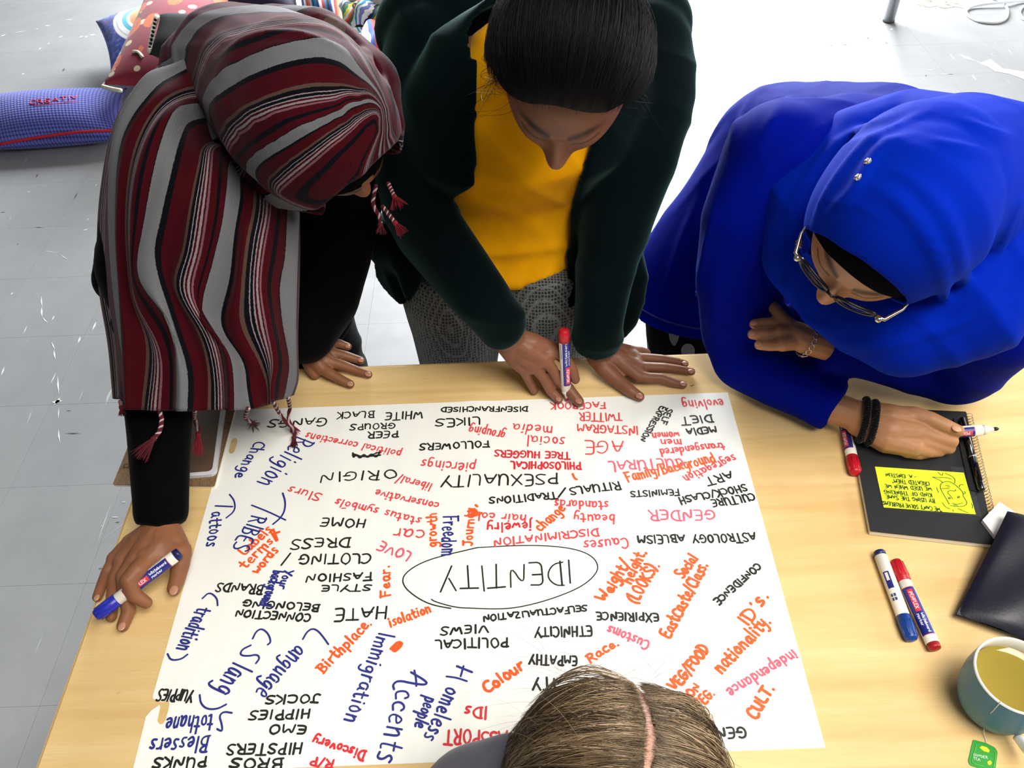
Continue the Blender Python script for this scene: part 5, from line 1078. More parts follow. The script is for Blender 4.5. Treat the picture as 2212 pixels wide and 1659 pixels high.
# scalp shows along the parting
sc_c = []; 
for q in np.linspace(.097, -.035, 60):
    zz = .1252 * math.sqrt(max(.05, 1 - (q / .1055) ** 2)); xx_ = .010 * math.sin(q * 30); wq = .0016 + .0022 * abs(math.sin(q * 90 + 1)) + .0012 * math.sin(q * 41) ** 2
    sc_c.append([h4 + X * (xx_ + o * wq) + Y * q + Z * (zz - abs(o) * .0002) for o in (-1, -.5, 0, .5, 1)])
obj('scalp_parting', np.array(sc_c).reshape(-1, 3), [(a * 5 + b, a * 5 + b + 1, a * 5 + b + 6, a * 5 + b + 5) for a in range(59) for b in range(4)], skin_mat('scalp_pink', (190, 146, 126), (60, 40, 30), (180, 100, 90)), p4)
hr = link('hair', cp, hm4.m, p4)
def path4(k):
    cl = np.random.default_rng(k // 16); s_ = 1 if (k // 16) % 2 else -1; y0 = cl.uniform(-.075, .091) + rng.normal(0, .0022); p = []
    ph_ = cl.uniform(0, 6.28) + rng.normal(0, .25); lay_ = cl.uniform(.0, .016) + rng.uniform(0, .003); wob = cl.uniform(.001, .006) + (rng.uniform(.003, .012) if rng.random() < .05 else 0)
    back = cl.uniform(.005, .085) + rng.normal(0, .004); L_ = rng.uniform(1.7, 2.5); x00 = .0015 + rng.normal(0, .0022)
    for t in np.linspace(0, 1, 12):
        a = .05 + t * L_; yy = y0 - back * t ** 1.3 * (1 if y0 > -.05 else .6)
        rr = math.sqrt(max(.15, 1 - (yy / .110) ** 2)); lift = 1.002 + (.018 + lay_ * 6) * min(1, t * 3) + wob * math.sin(ph_ + t * 7) * 3
        if a < 1.75: x_ = math.sin(a) * .086 * rr; z_ = math.cos(a) * .124 * rr
        else: x_ = .086 * rr * (1 + .10 * (a - 1.75)); z_ = math.cos(1.75) * .124 * rr - (a - 1.75) * .10
        p.append(h4 + X * s_ * (x_ * lift + x00 * (1 - t)) + X * .010 * math.sin(y0 * 30) * (1 - t) + Y * (yy * lift) + Z * (z_ * lift + .002))
    return np.array(p)
def strands_tone(n, path, rad, name, parent):
    parts = []; tone = []; ang = np.arange(3) * 2 * math.pi / 3
    for k in range(n):
        pl = path(k); t, A, B_ = frames(pl); s = np.linspace(0, 1, len(pl)); r0 = rad * rng.uniform(.5, 1.3); rr = r0 * (1 - .7 * s ** 2) * np.clip(.2 + s * 6, 0, 1)
        V, Fq = loft([pl[i] + rr[i] * (np.cos(ang)[:, None] * A[i] + np.sin(ang)[:, None] * B_[i]) for i in range(len(pl))], False)
        parts.append((V, Fq)); tone.append(np.full(len(V), np.clip(np.random.default_rng(k // 16 + 999).uniform(.05, .85) + rng.normal(0, .16), 0, 1)))
    V, Fq = join(parts); me = mesh_np(V, Fq, name); attr(me, 'tone', np.concatenate(tone)); o = link(name, me, hm4.m, parent); tag(o, kind='stuff'); return o
strands_tone(9600, path4, .00040, 'strands', hr)
def path4b(k):
    y0 = rng.uniform(.02, .10); s_ = rng.choice([-1, 1]); st_ = h4 + X * rng.normal(0, .03) + Y * y0 + Z * .124 * math.sqrt(1 - (y0 / .112) ** 2)
    up = rng.uniform(.004, .016); d = X * s_ * rng.uniform(.03, .09) + Y * rng.uniform(-.01, .045)
    return np.array([st_ + d * t + (Z * .7 + Y * .6) * up * math.sin(t * 2.8) - Z * .05 * t * t for t in np.linspace(0, 1, 9)])
strands_tone(130, path4b, .00011, 'flyaway_strands', hr)
# ================================================================== markers
white_p = plain('barrel_white', (232, 228, 216), .35); navy_p = plain('label_navy', (34, 42, 128), .4); red_l = plain('label_red', (214, 60, 70), .4)
CAPC = {'blue': plain('cap_blue', (32, 42, 168), .35), 'dblue': plain('cap_dark_blue', (20, 62, 140), .35), 'red': plain('cap_red', (184, 20, 34), .35), 'black': plain('cap_black', (22, 22, 26), .35)}
PLUG = {'blue': plain('plug_blue', (20, 24, 92), .4), 'dblue': plain('plug_dark_blue', (22, 34, 84), .4), 'red': plain('plug_red', (166, 22, 34), .4), 'black': plain('plug_black', (22, 22, 26), .4)}
wlet = plain('lettering_white', (225, 228, 240), .4); blet = plain('lettering_blue', (60, 70, 120), .4)
def wrap_text(name, text, p0, ax, facing, r, a0, a1, h, off, mat, parent, wdt=.0007, flip=False):
    """stroke lettering wrapped round a barrel; a0..a1 along the axis, off = shift round it"""
    rr_ = np.random.default_rng(3); st_, W = strokes_of(text, rr_); sd = unit(np.cross(facing, ax)); parts = []
    for s in st_:
        X_ = a0 + s[:, 0] / W * (a1 - a0); Y_ = off + (s[:, 1] / 10 - .5) * h
        q_ = chaikin(np.column_stack([X_, Y_]), 1); q_ = np.concatenate([q_[:1]] + [q_[i] + (q_[i + 1] - q_[i]) * np.linspace(0, 1, 6)[1:, None] for i in range(len(q_) - 1)]); rb = ribbon(q_, wdt)
        if rb is None: continue
        V, Fq = rb; th = V[:, 1] / r
        parts.append((np.array([p0 + ax * v[0] + r * (facing * math.cos(t) + sd * math.sin(t)) for v, t in zip(V, th)]), Fq))
    return obj(name, *join(parts), mat, parent, False)
def band(p0, ax, facing, r, a0, a1, t0, t1, n=20):
    sd = unit(np.cross(ax, facing)); t = np.linspace(t0, t1, n)
    V = [p0 + ax * a + r * (facing * math.cos(q) + sd * math.sin(q)) for a in (a0, a1) for q in t]
    return np.array(V), [(i, i + 1, n + i + 1, n + i) for i in range(n - 1)]
def marker(pPlug, pCap, colr, label, group, capped=True, style='label', spin=0.0, wd_dir=1, L=None):
    pPlug = np.asarray(pPlug, float); pCap = np.asarray(pCap, float); ax = unit(pCap - pPlug); L = L or np.linalg.norm(pCap - pPlug)
    f0 = unit(CAM - (pPlug + pCap) / 2); f0 = unit(f0 - ax * (f0 @ ax)); sd = np.cross(ax, f0); fc = f0 * math.cos(spin) + sd * math.sin(spin)
    t = thing('marker', label, 'marker', tuple(pPlug), group); R = .0088
    obj('end_plug', *lathe([(.0, 0), (R * .86, 0), (R * .93, .0012), (R * .93, .0075)], pPlug, ax, 28, True), PLUG[colr], t)
    e1 = L * .74 if capped else L - .026
    obj('barrel', *lathe([(R * .93, .0075), (R, .0082), (R, e1), (R * .9, e1 + .001), (R * .9, e1 + .0015)], pPlug, ax, 32, True), white_p, t)
    if capped:
        prof = [(R * 1.0, e1 + .0004), (R * 1.07, e1 + .0012), (R * 1.07, L * .86), (R * .98, L - .004), (R * .82, L - .0008), (0, L)]
        obj('cap', *lathe(prof, pPlug, ax, 32, True), CAPC[colr], t)
        ribs = [tube([pPlug + ax * (L * .80) + R * 1.07 * (f0 * math.cos(a) + sd * math.sin(a)), pPlug + ax * (L * .97) + R * 1.0 * (f0 * math.cos(a) + sd * math.sin(a))], .0007, 6) for a in np.arange(0, 6.28, .785)]
        g_ = obj('cap_rib', *join(ribs), CAPC[colr], t); tag(g_, kind='stuff')
    else:
        obj('collar', *lathe([(R * .9, e1 + .0015), (R * .86, e1 + .006), (R * .50, e1 + .012), (R * .34, e1 + .016), (R * .34, e1 + .018)], pPlug, ax, 28, True), white_p, t)
        if colr == 'red': obj('posted_cap', *lathe([(0, -.0005), (R * .8, 0), (R * 1.0, .003), (R * 1.06, .022), (R * .95, .0222)], pPlug, ax, 28, True), CAPC[colr], t)
        obj('nib', *lathe([(.0030, e1 + .018), (.0029, e1 + .023), (.0012, e1 + .0258), (0, e1 + .026)], pPlug, ax, 18, True), CAPC[colr], t)
    if style == 'label':
        a0, a1 = .018, e1 - .012
        obj('label_band', *band(pPlug, ax, fc, R + .00012, a0, a1, -1.15, .95), navy_p, t, False)
        obj('label_strip', *join([band(pPlug, ax, fc, R + .00022, a0 - .0008, a0, -1.15, .95), band(pPlug, ax, fc, R + .00022, a1, a1 + .0008, -1.15, .95)]), red_l, t, False)
        obj('label_patch', *band(pPlug, ax, fc, R + .0002, a1 - .036, a1 - .003, -.42, .42), red_l, t, False)
        # text reads from the cap towards the plug
        axr = -ax; pr = pPlug + ax * (a1 - .003)
        wrap_text('lettering', 'PENFLEX', pr, axr, fc, R + .00032, .004, .029, .0044, .0, wlet, t, .0008)
        wrap_text('lettering', 'Whiteboard', pr, axr, fc, R + .0003, .036, a1 - a0 - .005, .0038, .0027, wlet, t, .0008)
        wrap_text('lettering', 'Marker', pr, axr, fc, R + .0003, .036, .036 + (a1 - a0 - .041) * .62, .0038, -.0027, wlet, t, .0008)
        obj('fine_print', *band(pPlug, ax, fc, R + .0002, a0 + .006, a0 + .034, 1.15, 1.27, 6), navy_p, t, False)
    else:
        obj('label_patch', *band(pPlug, ax, fc, R + .00015, e1 * .36, e1 * .62, -.45, .45), navy_p, t, False)
        obj('label_window', *band(pPlug, ax, fc, R + .00025, e1 * .38, e1 * .50, -.22, .22), white_p, t, False)
        for k, (a, o_) in enumerate([(.70, -.3), (.70, .15), (.76, -.3), (.76, .15)]):
            obj('print_mark', *band(pPlug, ax, fc, R + .00015, e1 * a, e1 * (a + .045), o_, o_ + .32, 6), blet, t, False)
    return t
GM = 'whiteboard markers on and around the table'
tip = T(1224, 867, .001); best = min(np.linspace(.06, .25, 200), key=lambda h: abs(np.linalg.norm(T(1218, 712, h) - tip) - .142))
marker(T(1218, 712, best), tip, 'red', 'red marker held upright, its tip writing on the paper edge', GM, capped=False, spin=-.5)
marker(T(388, 1194, .060), T(206, 1331, .034), 'blue', 'blue-capped marker held between the fingers at the paper left edge', GM, spin=-.15)
nibp = T(2158, 926, .052); a_ = unit(nibp - T(1990, 940, .036))
marker(nibp - a_ * .128, nibp, 'black', 'uncapped black marker held over the black notebook', GM, capped=False, spin=.4)
def flat_marker(u0, v0, u1, v1, *a, **k):
    h = .0094; return marker(T(u0, v0, h), T(u1, v1, h), *a, **k)
e_ = T(1848, 1024, .0094); d_ = unit(T(1822, 905, .0094) - e_)
marker(e_ + d_ * .132, e_, 'red', 'red-capped marker lying half under the wrist beside the notebook', GM, spin=.5)
flat_marker(1899, 1192, 1970, 1383, 'dblue', 'plain white marker with dark blue cap lying beside the red one', GM, style='plain', spin=.15)
flat_marker(2020, 1402, 1933, 1211, 'red', 'red-capped marker with red plug lying right of the white one', GM, spin=.15)

# ================================================================== notebook, sticky note and pen
def quadprism(name, px, h0, h1, mat, parent, r=0.0):
    pts = [T(a, b, h1)[:2] for a, b in px]
    if r: pts = rounded(pts, r)
    V, Fq = prism(pts, TZ + h0, TZ + h1); o = obj(name, V, Fq, mat, parent, False); return fixn(o)
nb_c = [(1830, 878), (2087, 889), (2150, 1177), (1880, 1147)]
nb = thing('notebook', 'black spiral notebook with a yellow note taped to its cover', 'notebook', tuple(T(1990, 1020, 0)))
pw = MB('page_edges', srgb(228, 226, 214), .7); pw.bump(pw.noise(pw.mapping(pw.coord(), (1, 1, 60)), 20, 2), .4, .0005)
cov = MB('cover_black', srgb(30, 31, 33), .5); cov.bump(cov.noise(cov.coord(), 900, 2), .1, .0003)
quadprism('back_cover', nb_c, .0003, .0013, cov.m, nb, .002); quadprism('pages', nb_c, .0014, .0105, pw.m, nb, .002); quadprism('front_cover', nb_c, .0106, .0118, cov.m, nb, .002)
wire = MB('wire_grey', srgb(170, 165, 152), .3, metal=1).m
A_ = T(2090, 897, .006); B__ = T(2152, 1170, .006); dr = unit(B__ - A_); pr_ = np.array([dr[1], -dr[0], 0]) * (-1); pr_ = pr_ if pr_[0] > 0 else -pr_
n_r = 42
for k in range(n_r):
    c = A_ + (B__ - A_) * (k + .5) / n_r
    pts = [c + pr_ * (.0005 + .0058 * math.cos(t)) + UPZ * (.0075 * math.sin(t) + .0005) + dr * (.0012 * t / 6.28) for t in np.linspace(0, 2 * math.pi, 15)]
    obj('spiral_ring', *tube(pts, .00055, 5, False), wire, nb)
tape = MB('clear_tape', srgb(58, 59, 62), .3).m
quadprism('tape', [(2052, 1008), (2091, 1010), (2121, 1116), (1976, 1105), (1980, 1098), (2090, 1105)], .0119, .0121, tape, nb)
sn = thing('sticky_note', 'bright yellow note with handwriting and a doodled face on the notebook', 'note', tuple(T(2000, 1060, .012)))
quadprism('note_sheet', [(1890, 1008), (2082, 1021), (2108, 1111), (1909, 1096)], .0122, .0124, plain('note_yellow', (216, 248, 40), .55), sn)
zf = lambda V: np.full(len(V), TZ + .01255)
cs = lambda pts: [(1820 + a * .1537, 960 + b * .1537) for a, b in pts]
def nword(text, x0, y0, x1, y1, h):
    (a, b), (c, d) = cs([(x0, y0), (x1, y1)]); word(text, a, b, c, d, h, 'k', 1.0, sn, zf, .0124, name='note_lettering')
nword('"WE CAN\'T SOLVE PROBLEMS', 1385, 890, 562, 800, 8); nword('BY USING THE SAME', 1290, 772, 605, 712, 8); nword('KIND OF THINKING', 1250, 690, 575, 640, 8)
nword('WE USED WHEN WE', 1245, 606, 592, 560, 8); nword('CREATED THEM"', 1215, 530, 690, 488, 8); nword('- A. EINSTEIN', 1030, 440, 600, 405, 7)
dood = [[(1500, 845), (1440, 740), (1380, 640), (1368, 580), (1410, 530), (1490, 520), (1570, 560), (1640, 620), (1700, 690), (1690, 730), (1730, 780), (1750, 830), (1720, 870), (1620, 880), (1515, 862)],
 [(1405, 535), (1360, 500), (1240, 455), (1330, 470), (1440, 465), (1530, 490)], [(1340, 395), (1400, 450), (1410, 405)], [(1440, 408), (1540, 450), (1585, 500), (1570, 550)], [(1640, 600), (1650, 565), (1700, 570)], [(1700, 700), (1730, 690), (1710, 665)],
 [(1480, 690), (1480, 660), (1530, 650), (1580, 665), (1590, 640)], [(1480, 690), (1520, 730), (1545, 770)], [(1485, 750), (1500, 775), (1520, 760), (1500, 745), (1490, 765)], [(1610, 745), (1630, 760), (1650, 735), (1625, 730), (1620, 755)], [(1545, 830), (1600, 850), (1690, 825)], [(1560, 850), (1620, 865)],
 [(1380, 630), (1440, 620), (1500, 625)], [(1400, 820), (1440, 880), (1510, 910)], [(1620, 905), (1700, 940), (1765, 965)], [(1450, 580), (1500, 580)], [(1470, 600), (1510, 600)], [(1320, 610), (1335, 650), (1350, 680)], [(1810, 830), (1830, 870), (1820, 900)], [(1545, 920), (1560, 945)]]
for d in dood: pxs([cs(d)], 'k', .8, 'doodle_line', parent=sn, zf=zf, hh=.0124)
bp = MB('pen_black', srgb(16, 16, 18), .12, coat=1).m
pen = thing('pen', 'glossy black pen clipped beside the notebook spiral', 'pen', tuple(T(2100, 985, .018)))
q0 = T(2078, 905, .019); q1 = T(2121, 1060, .019); dq = q1 - q0
obj('barrel', *tube([q0, q0 + dq * .55], .0046, 20), bp, pen); obj('cap', *tube([q0 + dq * .55, q0 + dq * .985, q1], [.0056, .0056, .0035], 20), bp, pen)
obj('clip', *box(-.5, .5, -.5, .5, -.5, .5), bp, pen, False)
pen.children[-1].data.transform(Matrix.Translation(Vector(q0 + dq * .78 + UPZ * .0068)) @ Vector((dq[0], dq[1], 0)).to_track_quat('X', 'Z').to_matrix().to_4x4() @ Matrix.Diagonal((.034, .003, .0012, 1)))
obj('clip_ring', *tube([q0 + dq * .54, q0 + dq * .565], .0060, 20), MB('ring_silver', srgb(205, 206, 210), .2, metal=1).m, pen)
quadprism('pen_strap', [(2060, 903), (2079, 905), (2114, 1062), (2095, 1058)], .0119, .0145, plain('elastic_black', (14, 14, 16), .8), nb)

# ================================================================== pouch and the white card under it
wc_ = thing('white_card', 'folded white card sticking out from under the dark pouch', 'card', tuple(T(2160, 1120, .013)))
V, Fq = prism([T(a, b, .020)[:2] for a, b in [(2123, 1122), (2150, 1157), (2200, 1180), (2215, 1120), (2160, 1083)]], TZ + .0125, TZ + .0190)
fixn(obj('card', V, Fq, plain('card_white', (240, 238, 232), .6), wc_, False))
lea = MB('leather_navy', srgb(26, 26, 40), .42, spec=.4); lea.bump(lea.noise(lea.coord(), 260, 4, .6), .25, .0008)
po_ = thing('pouch', 'dark navy leather pouch at the right edge of the table', 'pouch', tuple(T(2200, 1250, 0)))
c4 = [np.array(T(2176, 1104, .040)), np.array(T(2066, 1327, .016)), np.array(T(2330, 1425, .016)), np.array(T(2420, 1170, .030))]
def pillow_np(c4, th, nu=26, nv=26, pin=.09, p=2.2):
    """soft closed cushion over four corners; th = half thickness; returns V, F, uv"""
    Vt = []; UV = []
    n_ = unit(np.cross(c4[1] - c4[0], c4[3] - c4[0])); n_ = n_ if n_[2] > 0 else -n_
    for s in (1, -1):
        for i in range(nu + 1):
            for j in range(nv + 1):
                a = i / nu; b = j / nv; x, y = 2 * a - 1, 2 * b - 1
                pinx = .10 * (1 - abs(y) ** 3) * 0; f = max(0, (1 - abs(x) ** p)) ** .55 * max(0, (1 - abs(y) ** p)) ** .55
                a2 = .5 + (a - .5) * (1 - pin * (1 - y * y) * abs(x)); b2 = .5 + (b - .5) * (1 - pin * (1 - x * x) * abs(y))
                q = c4[0] * (1 - a2) * (1 - b2) + c4[3] * a2 * (1 - b2) + c4[1] * (1 - a2) * b2 + c4[2] * a2 * b2
                Vt.append(q + n_ * s * (th * f)); UV.append((a, b))
    m_ = (nu + 1) * (nv + 1); Fq = []
    for i in range(nu):
        for j in range(nv):
            k = i * (nv + 1) + j; Fq.append((k, k + nv + 1, k + nv + 2, k + 1)); Fq.append((m_ + k, m_ + k + 1, m_ + k + nv + 2, m_ + k + nv + 1))
    return np.array(Vt), Fq, np.array(UV), n_
def pillow(name, parent, c4, th, mat, nu=26, nv=26, disp=None, p=2.2, pin=.09):
    V, Fq, UV, n_ = pillow_np([np.asarray(c, float) for c in c4], th, nu, nv, pin, p=p)
    if disp is not None: V = V + n_ * disp(UV)[:, None] * np.array([1] * (len(V) // 2) + [0] * (len(V) // 2))[:, None]
    me = mesh_np(V, Fq, name); attr(me, 'pu', UV[:, 0]); attr(me, 'pv', UV[:, 1])
    bm = bmesh.new(); bm.from_mesh(me); bmesh.ops.remove_doubles(bm, verts=bm.verts[:], dist=1e-5); bmesh.ops.recalc_face_normals(bm, faces=bm.faces[:]); bm.to_mesh(me); bm.free()
    return link(name, me, mat, parent), V, n_
pillow('case', po_, [c + UPZ * .0 for c in c4], .015, lea.m, disp=lambda u: .003 * np.sin(u[:, 0] * 9 + u[:, 1] * 5), p=3.5, pin=.01)

# ================================================================== mug of tea
mug = thing('mug', 'blue mug of tea with white inside and handle', 'mug', tuple(T(2172, 1530, 0)))
mc = (T(2196, 1458, .088) + T(2160, 1522, .0)) / 2; mc = np.array([T(2200, 1457, .088)[0], T(2200, 1457, .088)[1], TZ])
mblue = MB('glaze_blue', srgb(62, 122, 152), .4, spec=.3).m; mwh = MB('glaze_white', srgb(240, 240, 236), .22, coat=.5).m
HM = .088
obj('body', *lathe([(.0, .0005), (.030, .0005), (.034, .003), (.042, .014), (.0485, .034), (.050, .055), (.0482, HM - .002)], mc, (0, 0, 1), 64), mblue, mug)
obj('lining', *lathe([(.0482, HM - .002), (.0478, HM), (.0466, HM + .0008), (.0452, HM - .001), (.0458, HM - .016), (.0472, .055), (.045, .030), (.030, .008), (0, .007)], mc, (0, 0, 1), 64), mwh, mug)
hd_ = unit(np.array([.10, -1.0, 0])); pts = catmull(np.array([mc + hd_ * r + UPZ * z for r, z in [(.046, .072), (.066, .074), (.077, .055), (.070, .032), (.047, .022)]]), 24)
obj('handle', *tube(pts, [.0055 + .0012 * math.sin(k / 23 * 3.14) for k in range(24)], 14), mwh, mug)
tea = MB('tea', srgb(146, 128, 52), .04, spec=.5); tea.b.inputs['Transmission Weight'].default_value = 0.0
tt = thing('tea', 'greenish brown tea filling the blue mug', 'drink', tuple(mc + UPZ * .068)); obj('surface', *lathe([(.0, 0), (.030, 0), (.0452, 0.0001), (.0455, .0006), (.0455, -.012), (0, -.02)], mc + UPZ * .0685, (0, 0, 1), 56), tea.m, tt)
tb = thing('tea_tag', 'green paper teabag tag on a white string hanging from the blue mug', 'tag', tuple(T(2125, 1620, .001)))
rim = mc + np.array([0, 0, HM + .0022]); q = T(2165, 1511, .089) - mc; q[2] = 0; ro = mc + unit(q) * .0478 + UPZ * (HM + .0022); ri = mc + unit(q) * .036 + UPZ * .0692
sp_ = catmull(np.array([ri, mc + unit(q) * .0440 + UPZ * .080, ro, mc + unit(q) * .0515 + UPZ * .070, T(2128, 1552, .030), T(2126, 1585, .004), T(2132, 1606, .0025)]), 50)
obj('string', *tube(sp_, .00045, 5), plain('string_white', (226, 224, 212), .8), tb)
grn = plain('tag_green', (38, 148, 46), .5); yel = plain('tag_yellow', (226, 214, 24), .5); lgr = plain('tag_pale_green', (104, 190, 78), .5)
cg = lambda pts: [(1800 + a * .3068, 1150 + b * .3068) for a, b in pts]
quadprism('tag_card', cg([(985, 1458), (1075, 1482), (1140, 1515), (1158, 1545), (1140, 1690), (1050, 1668), (965, 1640), (950, 1610)]), .0004, .0012, grn, tb, .002)
quadprism('tag_seal', cg([(1030, 1515), (1045, 1503), (1080, 1512), (1102, 1535), (1095, 1550), (1060, 1540)]), .0012, .0015, yel, tb)
quadprism('tag_seal', cg([(1085, 1615), (1105, 1605), (1118, 1620), (1108, 1638), (1090, 1636)]), .0012, .0015, yel, tb)
zg = lambda V: np.full(len(V), TZ + .0016); WH_ = plain('tag_lettering', (205, 232, 205), .5); INK['w'] = WH_; INK['g'] = lgr
for tx, x0, y0, x1, y1 in (('GINGER', 985, 1575, 1085, 1597), ('TEA', 985, 1602, 1032, 1612)):
    (a, b), (c, d) = cg([(x0, y0), (x1, y1)]); word(tx, a, b, c, d, 5.5, 'w', .5, tb, zg, .0012, name='lettering')
pxs([cg([(1005, 1495), (1000, 1520), (975, 1610), (985, 1632), (1060, 1652)]), cg([(1130, 1540), (1145, 1560), (1128, 1655)])], 'g', .6, 'border_line', parent=tb, zf=zg, hh=.0012)

# ================================================================== things under the shawl at the left
kr = MB('kraft_cover', srgb(128, 98, 66), .8); kv = kr.n('ShaderNodeTexVoronoi', feature='DISTANCE_TO_EDGE'); kv.inputs['Scale'].default_value = 110; kr.l(kr.coord(), kv.inputs['Vector'])
kr.color(kr.ramp(kv.outputs[0], [(0, srgb(96, 74, 52)), (.03, srgb(118, 92, 64)), (.07, srgb(130, 102, 70))]))
kb = thing('exercise_book', 'brown patterned notebook overhanging the left table edge under the sleeve', 'notebook', tuple(T(340, 970, 0)))
kc = [(243, 1047), (463, 1051), (512, 868), (318, 862)]
quadprism('pages', kc, .0004, .0050, pw.m, kb, .004); quadprism('cover', kc, .0050, .0058, kr.m, kb, .004)
for q in ([(272, 1003), (285, 1005), (279, 1012), (266, 1010), (270, 1004)], [(276, 1008), (290, 1009)]): pxs([q], 'k', 1.4, 'cover_mark', parent=kb, zf=lambda V: np.full(len(V), TZ + .0060), hh=.0058)
tbm = MB('tablet_white', srgb(222, 224, 230), .25, coat=.4).m; tbs = MB('tablet_back', srgb(92, 70, 50), .55).m
tb_ = thing('tablet', 'tablet with white rounded rim lying on the brown notebook', 'tablet', tuple(T(430, 960, .006)))
tc = [(330, 1034), (466, 1024), (489, 858), (378, 862)]
quadprism('case', tc, .0061, .0125, tbm, tb_, .012)
ti = [(338, 1026), (458, 1017), (479, 862), (386, 866)]
quadprism('panel', ti, .0126, .0132, tbs, tb_, .009)

# ================================================================== cushions and bags on the floor
def uvmat(name, base, rough=.8, sheen=.2):
    s = MB(name, base, rough, sheen=sheen); pu = s.n('ShaderNodeAttribute', attribute_name='pu').outputs['Fac']; pv = s.n('ShaderNodeAttribute', attribute_name='pv').outputs['Fac']
    cb = s.n('ShaderNodeCombineXYZ'); s.l(pu, cb.inputs[0]); s.l(pv, cb.inputs[1]); return s, cb.outputs[0], pu, pv
# purple blue waffle cushion
s, uv, pu, pv = uvmat('waffle_blue', srgb(84, 92, 176))
vv = s.n('ShaderNodeTexVoronoi'); vv.inputs['Scale'].default_value = 1; vv.inputs['Randomness'].default_value = 0; s.l(s.mapping(uv, (46, 26, 1)), vv.inputs['Vector'])
s.color(s.ramp(vv.outputs['Distance'], [(0, srgb(104, 112, 196)), (.38, srgb(88, 96, 184)), (.55, srgb(40, 42, 110)), (.7, srgb(30, 32, 90))])); s.bump(s.math('SUBTRACT', 1, vv.outputs['Distance']), .5, .006)
cu = thing('cushion', 'purple blue waffle cushion with red piping lying alone on the floor', 'cushion', tuple(G(110, 260, 0)), 'cushions on the floor')
cc4 = [G(-70, 212, .11), G(-60, 325, .05), G(275, 300, .05), G(275, 190, .11)]
o, V, nn_ = pillow('cover', cu, cc4, .085, s.m, 40, 24)
bvc = BVHTree.FromPolygons([Vector(v) for v in arrays(o.data)], [p.vertices[:] for p in o.data.polygons])
fl_ = on(bvc, [(0, 311), (60, 300), (150, 287), (230, 283), (262, 284)], 40, .003)
if len(fl_) > 4: obj('piping', *tube(fl_, .006, 8), plain('piping_red', (190, 24, 44), .7), cu)
INK['e'] = plain('embroidery_red', (226, 60, 92), .7)
def floor_word(text, u0, v0, u1, v1, h, mat, parent, bv_, wd_):
    st_, W = strokes_of(text, np.random.default_rng(5)); parts = []
    for s_ in st_:
        p3_ = []
        for q in chaikin(s_, 1):
            u = u0 + (u1 - u0) * q[0] / W; v = v0 + (v1 - v0) * q[0] / W - h * q[1] / 10; a, n_ = hit(bv_, u, v)
            if a is not None: p3_.append(a - unit(ray(u, v)) * .003)
        if len(p3_) > 1: parts.append(tube(np.array(p3_), wd_, 5))
    if parts: obj('lettering', *join(parts), mat, parent)
floor_word('CREATIV', 64, 226, 168, 213, 8, INK['e'], cu, bvc, .0018)
pxq = [hit(bvc, u, 229 - (u - 70) * .1)[0] for u in range(72, 170, 6)]; pxq = [q for q in pxq if q is not None]
if len(pxq) > 3: obj('stitch_line', *tube(np.array(pxq), .0016, 5), INK['e'], cu)
# floral cushions leaning together
def floral(name, ground, dots, leaf, sc_):
    s, uv, pu, pv = uvmat(name, ground)
    v1 = s.n('ShaderNodeTexVoronoi'); v1.inputs['Scale'].default_value = 4.2 * sc_; v1.inputs['Randomness'].default_value = .7; s.l(uv, v1.inputs['Vector'])
    v2 = s.n('ShaderNodeTexVoronoi'); v2.inputs['Scale'].default_value = 7 * sc_; v2.inputs['Randomness'].default_value = .8; s.l(s.mapping(uv, (1, 1.5, 1), (3, 5, 0), (0, 0, .6)), v2.inputs['Vector'])
    nz = s.noise(s.mapping(uv, (30, 30, 1)), 1, 3, .6)
    f = s.math('ADD', v1.outputs['Distance'], s.math('MULTIPLY', s.math('SUBTRACT', nz, .5), .12))
    c = s.mix(s.ramp(v2.outputs['Distance'], [(0, (1,) * 3), (.27, (1,) * 3), (.30, (0,) * 3)]), ground, leaf)
    c = s.mix(s.ramp(f, [(0, (1,) * 3), (.40, (1,) * 3), (.43, (0,) * 3)]), c, s.ramp(nz, [(.35, tuple(x * .6 for x in dots)), (.6, dots)]))
    s.color(c); return s.m
c2 = thing('cushion', 'blue and white printed cushion leaning behind the maroon floral one', 'cushion', tuple(G(250, 150, 0)), 'cushions on the floor')
s, uv, pu, pv = uvmat('peacock_print', srgb(40, 70, 170)); 
dx_ = s.math('SUBTRACT', pu, .62); dy_ = s.math('SUBTRACT', pv, .42); rr2 = s.math('SQRT', s.math('ADD', s.math('MULTIPLY', dx_, dx_), s.math('MULTIPLY', dy_, dy_)))
nz = s.noise(s.mapping(uv, (14, 14, 1)), 1, 3, .6)
s.color(s.mix(s.ramp(rr2, [(0, (1,) * 3), (.42, (1,) * 3), (.43, (0,) * 3)]), s.ramp(nz, [(.4, srgb(24, 52, 140)), (.5, srgb(50, 90, 190)), (.62, srgb(210, 60, 70)), (.7, srgb(236, 200, 60))], 'CONSTANT'),
   s.ramp(rr2, [(0, srgb(250, 248, 244)), (.06, srgb(160, 60, 60)), (.09, srgb(250, 240, 230)), (.12, srgb(245, 160, 110)), (.20, srgb(250, 250, 248)), (.24, srgb(90, 190, 220)), (.30, srgb(248, 248, 246)), (.36, srgb(200, 205, 210)), (.38, srgb(250, 250, 248))], 'CONSTANT')))
pillow('cover', c2, [P(206, 45, 4.0), P(240, 160, 3.72), P(420, 120, 3.78), P(385, -5, 4.05)], .07, s.m)
c3 = thing('cushion', 'maroon cushion with orange flowers and pale leaves leaning on the pile', 'cushion', tuple(G(330, 190, 0)), 'cushions on the floor')
o, V, nn_ = pillow('cover', c3, [P(318, -30, 3.9), P(220, 184, 3.45), P(470, 215, 3.40), P(560, 0, 3.85)], .085, floral('maroon_floral', srgb(132, 22, 48), srgb(238, 104, 34), srgb(222, 208, 170), 1.0), 30, 30)
